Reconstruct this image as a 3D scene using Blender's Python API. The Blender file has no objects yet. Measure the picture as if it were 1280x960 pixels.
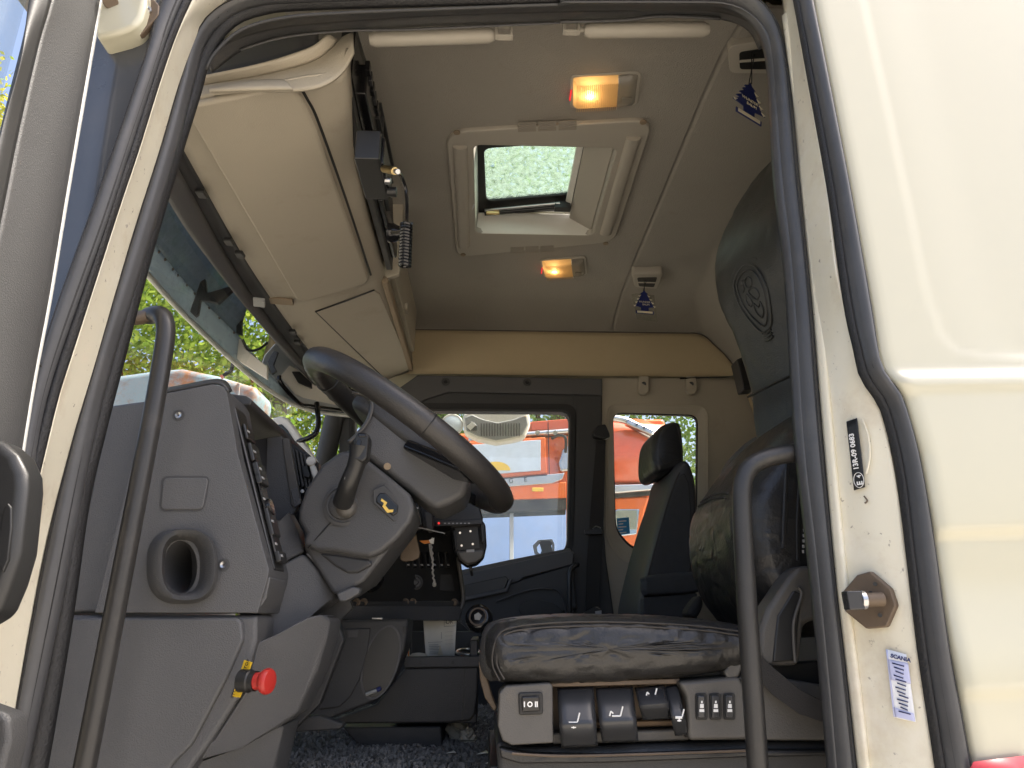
import bpy, bmesh, math, random
import numpy as np
from mathutils import Vector, Matrix, noise

random.seed(7); rng = np.random.default_rng(11)
sc = bpy.context.scene
COL = sc.collection

# ------------------------------------------------------------------ camera
# x = towards the back of the truck, y = across the cab, z = up; the camera stands at the origin, level with the seat cushion
FPX = 900.0
PITCH = math.atan(296/FPX); YAW = math.atan(34/FPX*math.cos(PITCH))
cam_d = bpy.data.cameras.new('Camera'); cam = bpy.data.objects.new('Camera', cam_d); COL.objects.link(cam)
cam_d.sensor_fit = 'HORIZONTAL'; cam_d.sensor_width = 36.0; cam_d.lens = FPX/1280*36
cam_d.clip_start = 0.02; cam_d.clip_end = 2000
cam.location = (0, 0, 0); cam.rotation_euler = (math.pi/2+PITCH, 0, -YAW)
sc.camera = cam

# ------------------------------------------------------------------ sky, sun, exposure
w = bpy.data.worlds.new('World'); sc.world = w; w.use_nodes = True
wn = w.node_tree.nodes; wl = w.node_tree.links
sky = wn.new('ShaderNodeTexSky'); sky.sky_type = 'NISHITA'; sky.sun_disc = False
SUN_EL, SUN_AZ = math.radians(60), math.radians(86)      # azimuth from +y towards +x
sky.sun_elevation = SUN_EL; sky.sun_rotation = SUN_AZ; sky.air_density = 0.8; sky.dust_density = 6.0; sky.ozone_density = 1.0
bg = wn['Background']; bg.inputs['Strength'].default_value = 0.15
wl.new(sky.outputs[0], bg.inputs['Color'])
sd = bpy.data.lights.new('sun', 'SUN'); sd.energy = 4.0; sd.angle = math.radians(6); sd.color = (1.0, 0.93, 0.82)
so = bpy.data.objects.new('sun', sd); COL.objects.link(so)
sdir = Vector((math.sin(SUN_AZ)*math.cos(SUN_EL), math.cos(SUN_AZ)*math.cos(SUN_EL), math.sin(SUN_EL)))
so.rotation_euler = (-sdir).to_track_quat('-Z', 'Y').to_euler(); so.location = sdir*30
sc.view_settings.view_transform = 'Standard'; sc.view_settings.look = 'None'
sc.view_settings.exposure = 1.55; sc.view_settings.gamma = 1.0
sc.cycles.use_denoising = True
sc.cycles.max_bounces = 10; sc.cycles.diffuse_bounces = 6; sc.cycles.transparent_max_bounces = 16
sc.cycles.sample_clamp_indirect = 6.0; sc.cycles.caustics_reflective = False; sc.cycles.caustics_refractive = False

# ------------------------------------------------------------------ geometry of the view: points on known planes of the cab
_F = np.array([math.sin(YAW)*math.cos(PITCH), math.cos(YAW)*math.cos(PITCH), math.sin(PITCH)])
_R = np.array([math.cos(YAW), -math.sin(YAW), 0.0]); _U = np.cross(_R, _F)
def _d(u, v): return _F+_R*(u-640)/FPX+_U*(480-v)/FPX
def PY(u, v, Y): k = _d(u, v); return Vector(k*(Y/k[1]))
def PX(u, v, X): k = _d(u, v); return Vector(k*(X/k[0]))
def PZ(u, v, Z): k = _d(u, v); return Vector(k*(Z/k[2]))

# ------------------------------------------------------------------ materials
MATS = {}
def mat(name, col, rough=0.5, metal=0.0, var=0.0, vs=6.0, bump=0.0, bs=400.0, spec=0.5, coat=0.0, dirt=None, rvar=0.0, wrinkle=None, sheen=0.0):
    m = bpy.data.materials.new(name); m.use_nodes = True; MATS[name] = m
    nt = m.node_tree; N = nt.nodes; L = nt.links; b = N['Principled BSDF']
    b.inputs['Roughness'].default_value = rough; b.inputs['Metallic'].default_value = metal
    b.inputs['Specular IOR Level'].default_value = spec
    b.inputs['Coat Weight'].default_value = coat; b.inputs['Coat Roughness'].default_value = 0.06
    if sheen: b.inputs['Sheen Weight'].default_value = sheen
    tc = N.new('ShaderNodeTexCoord')
    c4 = (*col, 1)
    b.inputs['Base Color'].default_value = c4
    src = None
    if var:
        n = N.new('ShaderNodeTexNoise'); n.inputs['Scale'].default_value = vs; n.inputs['Detail'].default_value = 6; n.inputs['Roughness'].default_value = 0.65
        L.new(tc.outputs['Object'], n.inputs['Vector'])
        mx = N.new('ShaderNodeMix'); mx.data_type = 'RGBA'
        mx.inputs[6].default_value = (*[c*(1-var) for c in col], 1); mx.inputs[7].default_value = (*[min(1, c*(1+var)) for c in col], 1)
        L.new(n.outputs['Fac'], mx.inputs[0]); src = mx.outputs[2]
        if rvar:
            mr = N.new('ShaderNodeMapRange'); mr.inputs[3].default_value = max(0.02, rough-rvar); mr.inputs[4].default_value = min(1, rough+rvar)
            L.new(n.outputs['Fac'], mr.inputs[0]); L.new(mr.outputs[0], b.inputs['Roughness'])
    for dd in (dirt or []):
        dc, ds, lo, hi, amt = dd
        n = N.new('ShaderNodeTexNoise'); n.inputs['Scale'].default_value = ds; n.inputs['Detail'].default_value = 7; n.inputs['Roughness'].default_value = 0.7
        L.new(tc.outputs['Object'], n.inputs['Vector'])
        mr = N.new('ShaderNodeMapRange'); mr.inputs[1].default_value = lo; mr.inputs[2].default_value = hi; mr.inputs[4].default_value = amt
        L.new(n.outputs['Fac'], mr.inputs[0])
        mx = N.new('ShaderNodeMix'); mx.data_type = 'RGBA'
        if src: L.new(src, mx.inputs[6])
        else: mx.inputs[6].default_value = c4
        mx.inputs[7].default_value = (*dc, 1); L.new(mr.outputs[0], mx.inputs[0]); src = mx.outputs[2]
    if src: L.new(src, b.inputs['Base Color'])
    last = None
    if wrinkle:
        ws, wstr, stretch = wrinkle
        mp = N.new('ShaderNodeMapping'); mp.inputs['Scale'].default_value = stretch
        L.new(tc.outputs['Object'], mp.inputs['Vector'])
        n = N.new('ShaderNodeTexNoise'); n.noise_type = 'RIDGED_MULTIFRACTAL'; n.inputs['Scale'].default_value = ws; n.inputs['Detail'].default_value = 4; n.inputs['Distortion'].default_value = .8; n.inputs['Roughness'].default_value = .45
        L.new(mp.outputs[0], n.inputs['Vector'])
        bp = N.new('ShaderNodeBump'); bp.inputs['Strength'].default_value = wstr; bp.inputs['Distance'].default_value = 0.006
        L.new(n.outputs['Fac'], bp.inputs['Height']); last = bp.outputs[0]
    if bump:
        n = N.new('ShaderNodeTexNoise'); n.inputs['Scale'].default_value = bs; n.inputs['Detail'].default_value = 2
        L.new(tc.outputs['Object'], n.inputs['Vector'])
        bp = N.new('ShaderNodeBump'); bp.inputs['Strength'].default_value = bump; bp.inputs['Distance'].default_value = 0.002
        L.new(n.outputs['Fac'], bp.inputs['Height'])
        if last: L.new(last, bp.inputs['Normal'])
        last = bp.outputs[0]
    if last: L.new(last, b.inputs['Normal'])
    return m
def emis(name, col, s):
    m = bpy.data.materials.new(name); m.use_nodes = True; MATS[name] = m
    nt = m.node_tree; nt.nodes.clear()
    e = nt.nodes.new('ShaderNodeEmission'); e.inputs[0].default_value = (*col, 1); e.inputs[1].default_value = s
    o = nt.nodes.new('ShaderNodeOutputMaterial'); nt.links.new(e.outputs[0], o.inputs[0]); return m
def glass(name, tint=(1, 1, 1), refl=1.0, haze=0.0, hz_scale=20.0, hz_lo=0.35, hz_hi=0.75, hz_col=(.8, .85, .8), ior=1.45):
    m = bpy.data.materials.new(name); m.use_nodes = True; MATS[name] = m
    nt = m.node_tree; N = nt.nodes; L = nt.links; N.clear()
    t = N.new('ShaderNodeBsdfTransparent'); t.inputs[0].default_value = (*tint, 1)
    g = N.new('ShaderNodeBsdfGlossy'); g.inputs['Roughness'].default_value = 0.0
    lw = N.new('ShaderNodeLayerWeight'); lw.inputs[0].default_value = 0.5
    p5 = N.new('ShaderNodeMath'); p5.operation = 'POWER'; p5.inputs[1].default_value = 4.0; L.new(lw.outputs['Facing'], p5.inputs[0])
    mu = N.new('ShaderNodeMath'); mu.operation = 'MULTIPLY_ADD'; mu.inputs[1].default_value = .8*refl; mu.inputs[2].default_value = .05*refl; L.new(p5.outputs[0], mu.inputs[0])
    mx = N.new('ShaderNodeMixShader'); L.new(mu.outputs[0], mx.inputs[0]); L.new(t.outputs[0], mx.inputs[1]); L.new(g.outputs[0], mx.inputs[2])
    out = N.new('ShaderNodeOutputMaterial'); res = mx
    if haze:
        tr = N.new('ShaderNodeBsdfTranslucent'); tr.inputs[0].default_value = (*hz_col, 1)
        df = N.new('ShaderNodeBsdfDiffuse'); df.inputs[0].default_value = (*hz_col, 1)
        md = N.new('ShaderNodeMixShader'); md.inputs[0].default_value = 0.4; L.new(tr.outputs[0], md.inputs[1]); L.new(df.outputs[0], md.inputs[2])
        tc = N.new('ShaderNodeTexCoord'); n = N.new('ShaderNodeTexNoise'); n.inputs['Scale'].default_value = hz_scale; n.inputs['Detail'].default_value = 8; n.inputs['Roughness'].default_value = .75
        L.new(tc.outputs['Object'], n.inputs['Vector'])
        mr = N.new('ShaderNodeMapRange'); mr.inputs[1].default_value = hz_lo; mr.inputs[2].default_value = hz_hi; mr.inputs[4].default_value = haze
        L.new(n.outputs['Fac'], mr.inputs[0])
        m2 = N.new('ShaderNodeMixShader'); L.new(mr.outputs[0], m2.inputs[0]); L.new(mx.outputs[0], m2.inputs[1]); L.new(md.outputs[0], m2.inputs[2]); res = m2
    L.new(res.outputs[0], out.inputs[0]); return m

mat('dash', (.080, .080, .082), .44, var=.10, vs=9, bump=.55, bs=520, rvar=.06, dirt=[((.10, .095, .085), 5, .55, .8, .35)])
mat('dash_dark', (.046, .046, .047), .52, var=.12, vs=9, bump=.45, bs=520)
mat('black_plastic', (.020, .020, .020), .38, var=.15, vs=20, bump=.1, bs=600)
mat('gloss_black', (.010, .010, .011), .16, var=.1, vs=20)
mat('rubber', (.060, .061, .064), .38, var=.25, vs=14, bump=.12, bs=150, rvar=.10, dirt=[((.12, .115, .105), 9, .55, .8, .4)])
mat('rubber_black', (.014, .014, .015), .6, var=.2, vs=30, bump=.8, bs=260)
mat('cream', (.53, .512, .395), .22, var=.035, vs=2.5, coat=.7)
mat('jamb', (.74, .70, .565), .34, var=.06, vs=5, coat=.35, bump=.06, bs=120,
    dirt=[((.45, .34, .22), 7, .52, .74, .5), ((.12, .085, .06), 70, .635, .69, .8), ((.85, .83, .78), 4, .50, .70, .5)])
mat('white_edge', (.66, .67, .64), .35, var=.04, vs=9)
mat('corner_panel', (.05, .055, .065), .30, coat=.8, var=.3, vs=5, rvar=.1, dirt=[((.10, .09, .08), 6, .5, .8, .3)])
mat('beige', (.40, .360, .288), .58, var=.06, vs=4, bump=.3, bs=420, dirt=[((.27, .215, .15), 7, .56, .80, .45), ((.16, .12, .08), 45, .70, .76, .5)])
mat('beige_dark', (.25, .19, .125), .6, var=.06, vs=5, bump=.3, bs=420)
mat('headliner', (.30, .277, .238), .95, var=.09, vs=5, bump=1.0, bs=330, sheen=.2, dirt=[((.22, .18, .13), 6, .60, .80, .5)])
mat('side_liner', (.47, .385, .245), .9, var=.08, vs=5, bump=.8, bs=380)
mat('hatch_plastic', (.40, .37, .315), .55, var=.05, vs=6, bump=.15, bs=400)
mat('vent_slot', (.31, .28, .235), .7)
mat('groove', (.12, .10, .08), .9)
mat('leather', (.024, .0232, .0225), .36, var=.3, vs=9, bump=.35, bs=260, rvar=.08, wrinkle=(22, .5, (.6, 1.0, 1.4)))
mat('leather_soft', (.034, .035, .032), .40, var=.25, vs=7, bump=.35, bs=280, rvar=.08, wrinkle=(6, .6, (1.6, 1.0, .6)))
mat('armrest_cloth', (.060, .058, .056), .95, var=.15, vs=40, bump=.8, bs=500)
mat('seat_vinyl', (.052, .051, .052), .50, var=.2, vs=8, bump=.35, bs=300)
mat('stitch', (.055, .049, .043), .8)
mat('leather_rim', (.030, .028, .027), .40, var=.25, vs=14, bump=.35, bs=320, rvar=.1)
mat('fabric', (.034, .033, .032), .95, var=.15, vs=40, bump=.8, bs=500)
mat('seat_plastic', (.085, .080, .073), .42, var=.12, vs=12, bump=.3, bs=450, rvar=.08, dirt=[((.14, .11, .075), 8, .58, .8, .5)])
mat('lever', (.036, .037, .040), .25, var=.15, vs=12, rvar=.06)
mat('rusty_steel', (.20, .135, .08), .6, .4, var=.3, vs=20)
mat('brown_metal', (.13, .095, .065), .55, .2, var=.35, vs=16, bump=.2, bs=90)
mat('steel', (.55, .55, .55), .28, 1.0, var=.1, vs=20)
mat('chrome', (.75, .75, .75), .08, 1.0)
mat('brass', (.62, .47, .22), .3, 1.0)
mat('handle_paint', (.028, .027, .026), .36, var=.2, vs=14, bump=.15, bs=300, rvar=.08, dirt=[((.09, .08, .07), 10, .58, .8, .5)])
mat('red', (.42, .030, .024), .35, var=.06, vs=20)
mat('red_paint', (.55, .04, .05), .3, coat=.5)
mat('yellow', (.80, .52, .03), .45, var=.05, vs=20)
mat('white_print', (.82, .82, .80), .5)
mat('gold_print', (.75, .50, .10), .45)
mat('grey_print', (.35, .35, .35), .5)
mat('label_blue', (.52, .55, .78), .45, var=.06, vs=30)
mat('label_white', (.78, .80, .84), .45, var=.05, vs=30, dirt=[((.45, .38, .28), 40, .58, .7, .5)])
mat('ink', (.02, .03, .12), .5)
mat('ink_black', (.012, .012, .012), .45)
mat('navy', (.012, .022, .13), .5, var=.1, vs=50)
mat('tree_cream', (.78, .72, .55), .6)
mat('paper', (.80, .79, .73), .8, var=.04, vs=20)
mat('crumpled', (.50, .46, .38), .85, var=.3, vs=40, bump=1, bs=60)
mat('orange_tape', (.75, .25, .04), .6)
mat('strap', (.42, .40, .36), .8, var=.2, vs=90, bump=.5, bs=600)
mat('belt', (.022, .020, .019), .75, bump=.6, bs=700, var=.1, vs=60)
mat('carpet', (.085, .082, .078), 1.0, var=.7, vs=260, bump=1.0, bs=220)
mat('fibre', (.27, .26, .245), 1.0, var=.85, vs=420)
mat('mirror', (.9, .9, .9), .02, 1.0)
mat('plastic_white', (.74, .72, .66), .35, var=.05, vs=6)
mat('visor', (.46, .49, .51), .35, var=.15, vs=5, dirt=[((.10, .09, .08), 9, .55, .75, .5), ((.55, .53, .46), 6, .56, .74, .5)])
mat('visor_glass', (.17, .205, .245), .15, var=.2, vs=4, coat=.3)
mat('orange', (.80, .16, .02), .3, var=.06, vs=3, coat=.5)
mat('orange_red', (.72, .13, .05), .28, var=.1, vs=2, coat=.6)
mat('pale_blue', (.62, .70, .76), .25, var=.05, vs=2)
mat('silver', (.62, .63, .64), .25, .8, var=.1, vs=6)
mat('truck_glass', (.50, .58, .66), .04, 1.0, var=.25, vs=1.5)
mat('truck_dark', (.03, .028, .026), .5)
mat('rust', (.20, .29, .32), .55, var=.08, vs=4, dirt=[((.32, .14, .05), 2.6, .52, .62, .95), ((.20, .07, .025), 9, .50, .70, .7)])
mat('bark', (.11, .085, .06), .9, var=.4, vs=12, bump=1, bs=30)
mat('bounce_ground', (.36, .33, .28), .9, var=.25, vs=3, bump=.6, bs=60)  # ground colour made pale and warm to bounce sunlight into the cab
mat('mesh_grey', (.30, .31, .31), .5, var=.1, vs=10)
mat('sticker_blue', (.05, .32, .62), .45)
emis('red_led', (1.0, .05, .05), .35)
emis('bulb', (1.0, .66, .28), 8.0)
glass('windscreen', (.95, .97, .96), 1.0, haze=.05, hz_scale=9)
glass('window', (.94, .96, .95), 1.0, haze=.12, hz_scale=7)
glass('hatch_glass', (.74, .84, .80), .8, haze=.70, hz_scale=45, hz_lo=.34, hz_hi=.66, hz_col=(.42, .50, .42))
glass('visor_acrylic', (.55, .62, .64), .6, haze=.9, hz_scale=8, hz_lo=.2, hz_hi=.5, hz_col=(.42, .47, .48))
glass('smoked_acrylic', (.30, .36, .42), .8, haze=.85, hz_scale=6, hz_lo=.2, hz_hi=.55, hz_col=(.26, .29, .31))
glass('cellophane', (.92, .92, .90), 1.0, haze=.12, hz_scale=60)
glass('lens', (.95, .93, .88), 1.0, haze=.88, hz_scale=6, hz_lo=.0, hz_hi=.05, hz_col=(.62, .50, .32))
glass('lens_clear', (.86, .85, .82), 1.0, haze=.42, hz_scale=6, hz_lo=.0, hz_hi=.05, hz_col=(.6, .58, .54))
def leafmat(name, a, b):
    m = bpy.data.materials.new(name); m.use_nodes = True; MATS[name] = m
    nt = m.node_tree; N = nt.nodes; L = nt.links; N.clear()
    tc = N.new('ShaderNodeTexCoord'); n = N.new('ShaderNodeTexNoise'); n.inputs['Scale'].default_value = 2.2; n.inputs['Detail'].default_value = 8; n.inputs['Roughness'].default_value = .8
    L.new(tc.outputs['Object'], n.inputs['Vector'])
    mr = N.new('ShaderNodeMapRange'); mr.inputs[1].default_value = .35; mr.inputs[2].default_value = .65; L.new(n.outputs['Fac'], mr.inputs[0])
    mx = N.new('ShaderNodeMix'); mx.data_type = 'RGBA'; mx.inputs[6].default_value = (*a, 1); mx.inputs[7].default_value = (*b, 1); L.new(mr.outputs[0], mx.inputs[0])
    d = N.new('ShaderNodeBsdfDiffuse'); t = N.new('ShaderNodeBsdfTranslucent'); L.new(mx.outputs[2], d.inputs[0]); L.new(mx.outputs[2], t.inputs[0])
    s = N.new('ShaderNodeMixShader'); s.inputs[0].default_value = .5; L.new(d.outputs[0], s.inputs[1]); L.new(t.outputs[0], s.inputs[2])
    o = N.new('ShaderNodeOutputMaterial'); L.new(s.outputs[0], o.inputs[0]); return m
leafmat('leaf', (.13, .26, .04), (.46, .56, .10)); leafmat('leaf_dark', (.10, .20, .06), (.32, .44, .12)); leafmat('leaf_warm', (.20, .24, .05), (.58, .52, .10))

# ------------------------------------------------------------------ object helpers
def thing(name, label, cat, loc, group=None):
    o = bpy.data.objects.new(name, None); COL.objects.link(o); o.location = loc; o.empty_display_size = .05
    o['label'] = label; o['category'] = cat
    if group: o['group'] = group
    return o
def tag(o, label, cat, group=None):
    o['label'] = label; o['category'] = cat
    if group: o['group'] = group
    return o
def attach(o, par):
    if par is None: return
    o.parent = par
    if par.type == 'EMPTY': o.matrix_parent_inverse = Matrix.Translation(-Vector(par.location))
def mesh(name, verts, faces, m, par=None, smooth=True, bevel=0, seg=3, solid=0, sub=0, label=None, weld=False, angle=35):
    me = bpy.data.meshes.new(name); me.from_pydata([tuple(v) for v in verts], [], faces)
    bm = bmesh.new(); bm.from_mesh(me)
    if weld: bmesh.ops.remove_doubles(bm, verts=bm.verts, dist=1e-5)
    bmesh.ops.recalc_face_normals(bm, faces=bm.faces); bm.to_mesh(me); bm.free()
    me.materials.append(MATS[m])
    if smooth:
        me.polygons.foreach_set('use_smooth', [True]*len(me.polygons))
        if not bevel: me.set_sharp_from_angle(angle=math.radians(angle))
    o = bpy.data.objects.new(name, me); COL.objects.link(o); attach(o, par)
    if solid:
        s = o.modifiers.new('solid', 'SOLIDIFY'); s.thickness = solid; s.offset = 0
    if bevel:
        b = o.modifiers.new('bevel', 'BEVEL'); b.width = bevel; b.segments = seg; b.limit_method = 'ANGLE'; b.angle_limit = math.radians(28); b.harden_normals = True
    if sub:
        s = o.modifiers.new('sub', 'SUBSURF'); s.levels = sub; s.render_levels = sub
    if label: o['label'] = label
    return o
def catmull(P, n, closed=False):
    P = [Vector(p) for p in P]; k = len(P); out = []
    segs = k if closed else k-1
    for i in range(n if closed else n+1):
        t = i/n*segs; j = min(int(t), segs-1); f = t-j
        g = (lambda q: P[q % k]) if closed else (lambda q: P[max(0, min(k-1, q))])
        a, b, c, d = g(j-1), g(j), g(j+1), g(j+2)
        out.append(.5*((2*b)+(c-a)*f+(2*a-5*b+4*c-d)*f*f+(3*b-a-3*c+d)*f**3))
    return out
def even(P, n, closed=False):
    """resample a polyline evenly by length"""
    P = [Vector(p) for p in P]
    if closed: P = P+[P[0]]
    L = [0]
    for a, b in zip(P, P[1:]): L.append(L[-1]+(b-a).length)
    out = []
    m = n if closed else n+1
    for i in range(m):
        s = L[-1]*i/n; j = 0
        while j < len(L)-2 and L[j+1] < s: j += 1
        f = (s-L[j])/max(1e-9, L[j+1]-L[j]); out.append(P[j].lerp(P[j+1], f))
    return out
def rounded(P, r, k=5):
    """round the corners of a closed polygon of Vectors"""
    out = []; n = len(P); P = [Vector(p) for p in P]
    for i in range(n):
        a, b, c = P[i-1], P[i], P[(i+1) % n]
        rr = min(r, (a-b).length*.48, (c-b).length*.48)
        p = b+(a-b).normalized()*rr; q = b+(c-b).normalized()*rr
        for j in range(k+1):
            t = j/k; out.append((1-t)**2*p+2*t*(1-t)*b+t*t*q)
    return out
def extrude(name, P, vec, m, par=None, bevel=.003, seg=3, **kw):
    """closed polygon P extruded along vec"""
    n = len(P); vec = Vector(vec); V = [Vector(p) for p in P]+[Vector(p)+vec for p in P]
    Fc = [list(range(n)), list(range(2*n-1, n-1, -1))]+[[i, (i+1) % n, n+(i+1) % n, n+i] for i in range(n)]
    return mesh(name, V, Fc, m, par, bevel=bevel, seg=seg, **kw)
def prism(name, px, Y, th, m, par=None, bevel=.004, r=0, **kw):
    P = [PY(u, v, Y) for u, v in px]
    if r: P = rounded(P, r)
    return extrude(name, P, (0, th, 0), m, par, bevel=bevel, **kw)
def slanted(name, px, m, par=None, th=.02, bevel=.004, **kw):
    """px = (u, v, Y): a facet whose corners lie at different depths, given thickness in y"""
    return extrude(name, [PY(*p) for p in px], (0, th, 0), m, par, bevel=bevel, **kw)
def box(name, c, s, m, par=None, rot=None, bevel=.003, seg=2, **kw):
    c = Vector(c); R = rot or Matrix.Identity(3)
    V = [c+R @ Vector((x*s[0]/2, y*s[1]/2, z*s[2]/2)) for x in (-1, 1) for y in (-1, 1) for z in (-1, 1)]
    Fc = [(0, 1, 3, 2), (4, 6, 7, 5), (0, 4, 5, 1), (2, 3, 7, 6), (0, 2, 6, 4), (1, 5, 7, 3)]
    return mesh(name, V, Fc, m, par, bevel=bevel, seg=seg, **kw)
def frames(pts, closed=False):
    n = len(pts); T = []
    for i in range(n):
        a = pts[i-1] if (i or closed) else pts[0]; b = pts[(i+1) % n] if (i < n-1 or closed) else pts[-1]
        T.append((b-a).normalized())
    up = Vector((0, 0, 1)) if abs(T[0].z) < .9 else Vector((0, 1, 0))
    X = T[0].cross(up).normalized(); out = []
    for t in T:
        X = (X-t*X.dot(t)).normalized(); out.append((X, t.cross(X)))
    return out
def tube(name, pts, r, m, par=None, closed=False, seg=12, n=None, smoothpath=True, flat=None, **kw):
    pts = [Vector(p) for p in pts]
    if smoothpath: pts = catmull(pts, n or len(pts)*6, closed)
    N = len(pts); fr = frames(pts, closed); V = []; Fc = []
    for i, (p, (a, b)) in enumerate(zip(pts, fr)):
        rr = r(i/max(1, N-1)) if callable(r) else r
        for k in range(seg):
            t = 2*math.pi*k/seg; V.append(p+a*math.cos(t)*rr+b*math.sin(t)*rr*(flat or 1))
    for i in range(N if closed else N-1):
        for k in range(seg):
            j = (i+1) % N; Fc.append((i*seg+k, i*seg+(k+1) % seg, j*seg+(k+1) % seg, j*seg+k))
    if not closed: Fc += [list(range(seg))[::-1], list(range((N-1)*seg, N*seg))]
    return mesh(name, V, Fc, m, par, angle=50, **kw)
def cyl(name, a, b, r, m, par=None, r2=None, seg=24, bevel=.0015, **kw):
    a = Vector(a); b = Vector(b); t = (b-a).normalized(); X = t.orthogonal().normalized(); Y = t.cross(X); r2 = r if r2 is None else r2
    V = [a+(X*math.cos(k*2*math.pi/seg)+Y*math.sin(k*2*math.pi/seg))*r for k in range(seg)]+[b+(X*math.cos(k*2*math.pi/seg)+Y*math.sin(k*2*math.pi/seg))*r2 for k in range(seg)]
    Fc = [list(range(seg)), list(range(seg, 2*seg))]+[(k, (k+1) % seg, seg+(k+1) % seg, seg+k) for k in range(seg)]
    return mesh(name, V, Fc, m, par, bevel=bevel, seg=2, **kw)
def lathe(name, c, ax, prof, m, par=None, seg=28, **kw):
    c = Vector(c); t = Vector(ax).normalized(); X = t.orthogonal().normalized(); Y = t.cross(X); V = []; Fc = []
    for r, h in prof:
        for k in range(seg):
            a = 2*math.pi*k/seg; V.append(c+t*h+(X*math.cos(a)+Y*math.sin(a))*r)
    for i in range(len(prof)-1):
        for k in range(seg): Fc.append((i*seg+k, i*seg+(k+1) % seg, (i+1)*seg+(k+1) % seg, (i+1)*seg+k))
    Fc += [list(range(seg)), list(range((len(prof)-1)*seg, len(prof)*seg))]
    return mesh(name, V, Fc, m, par, angle=40, **kw)
def strip(name, A, YA, B, YB, bulge, m, par=None, n=60, k=7, th=.006, smooth_px=True, **kw):
    """a swept sheet between two edge lines of the body (each a list of (u, v) met at depth YA / YB), bulging towards the outside"""
    fa = YA if callable(YA) else (lambda t: YA); fb = YB if callable(YB) else (lambda t: YB)
    a = [Vector((u, v, 0)) for u, v in A]; b = [Vector((u, v, 0)) for u, v in B]
    if smooth_px: a = catmull(a, 150); b = catmull(b, 150)
    a = even(a, n); b = even(b, n); V = []; Fc = []
    for i in range(n+1):
        p = PY(a[i].x, a[i].y, fa(i/n)); q = PY(b[i].x, b[i].y, fb(i/n))
        for j in range(k+1):
            t = j/k; s = p.lerp(q, t); s.y -= bulge*math.sin(math.pi*t); V.append(s)
    for i in range(n):
        for j in range(k): Fc.append((i*(k+1)+j, i*(k+1)+j+1, (i+1)*(k+1)+j+1, (i+1)*(k+1)+j))
    return mesh(name, V, Fc, m, par, solid=th, angle=60, **kw)
def pillow(name, out, y0, y1, r, m, par=None, n=64, crown=0, ns=14, wob=0, wf=14, ends=6, ri=None, wr=None):
    """a stuffed block: side outline (x, z) carried from y0 to y1, its ends rounded by r, its flanks crowned"""
    O = catmull([Vector((x, 0, z)) for x, z in out], n, True)
    nor = []
    cen = sum(O, Vector())/n
    for i in range(n):
        t = (O[(i+1) % n]-O[i-1]).normalized(); q = Vector((-t.z, 0, t.x))
        if q.dot(O[i]-cen) < 0: q = -q
        nor.append(q)
    ri = ri or r
    secs = [(y0+r*(1-math.sin(math.pi/2*i/ends)), -ri*(1-math.cos(math.pi/2*i/ends))) for i in range(ends, -1, -1)]
    mid = [(y0+r+(y1-y0-2*r)*i/ns, 0) for i in range(1, ns)]
    allS = secs+mid+[(y1-(y-y0), s) for y, s in secs[::-1]]
    V = []; Fc = []
    for y, ins in allS:
        t = (y-y0)/(y1-y0); cr = crown*math.sin(math.pi*t)
        for i in range(n):
            p = O[i]+nor[i]*(ins+cr)
            if wob:
                h = math.sin(p.x*wf*2.1+y*wf*3)*math.sin(p.z*wf*1.7-p.x*wf)*wob; p = p+nor[i]*h
            V.append(Vector((p.x, y, p.z)))
    S = len(allS)
    for s in range(S-1):
        for i in range(n): Fc.append((s*n+i, s*n+(i+1) % n, (s+1)*n+(i+1) % n, (s+1)*n+i))
    for s, yy in ((0, y0), (S-1, y1)):
        prev = list(range(s*n, s*n+n)); c0 = sum((V[i] for i in prev), Vector())/n
        for f in (.86, .72, .58, .44, .3, .16):
            base = len(V)
            for i in range(n):
                q = V[s*n+i].lerp(c0, 1-f); q.y = yy-(1 if s == 0 else -1)*r*.06*(1-f*f); V.append(q)
            cur = list(range(base, base+n))
            for i in range(n): Fc.append((prev[i], prev[(i+1) % n], cur[(i+1) % n], cur[i]))
            prev = cur
        V.append(c0-Vector((0, (1 if s == 0 else -1)*r*.06, 0))); c = len(V)-1
        for i in range(n): Fc.append((prev[i], prev[(i+1) % n], c))
    if wr:
        amp, fx_, fy_, fz_ = wr
        for i, p in enumerate(V):
            q = Vector((p.x*fx_, p.y*fy_, p.z*fz_)); w_ = noise.noise_vector(q*.5)
            r1 = 1-abs(noise.noise(q+w_*.9)); r2 = 1-abs(noise.noise(q*2.1+w_*1.4+Vector((7, 3, 1))))
            h = -(r1**9)*amp-(r2**9)*amp*.45+noise.noise(q*.35)*amp*.6
            y = p.y; n2 = Vector((0, 0, 0)); c2 = sum(O, Vector())/n
            dr = Vector((p.x-c2.x, 0, p.z-c2.z)); e = min(1, max(0, min(y-y0, y1-y)/r))
            d_ = dr.normalized()*e+Vector((0, -1 if y < (y0+y1)/2 else 1, 0))*(1-e); V[i] = p+d_.normalized()*h
    return mesh(name, V, Fc, m, par, angle=80)
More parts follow.
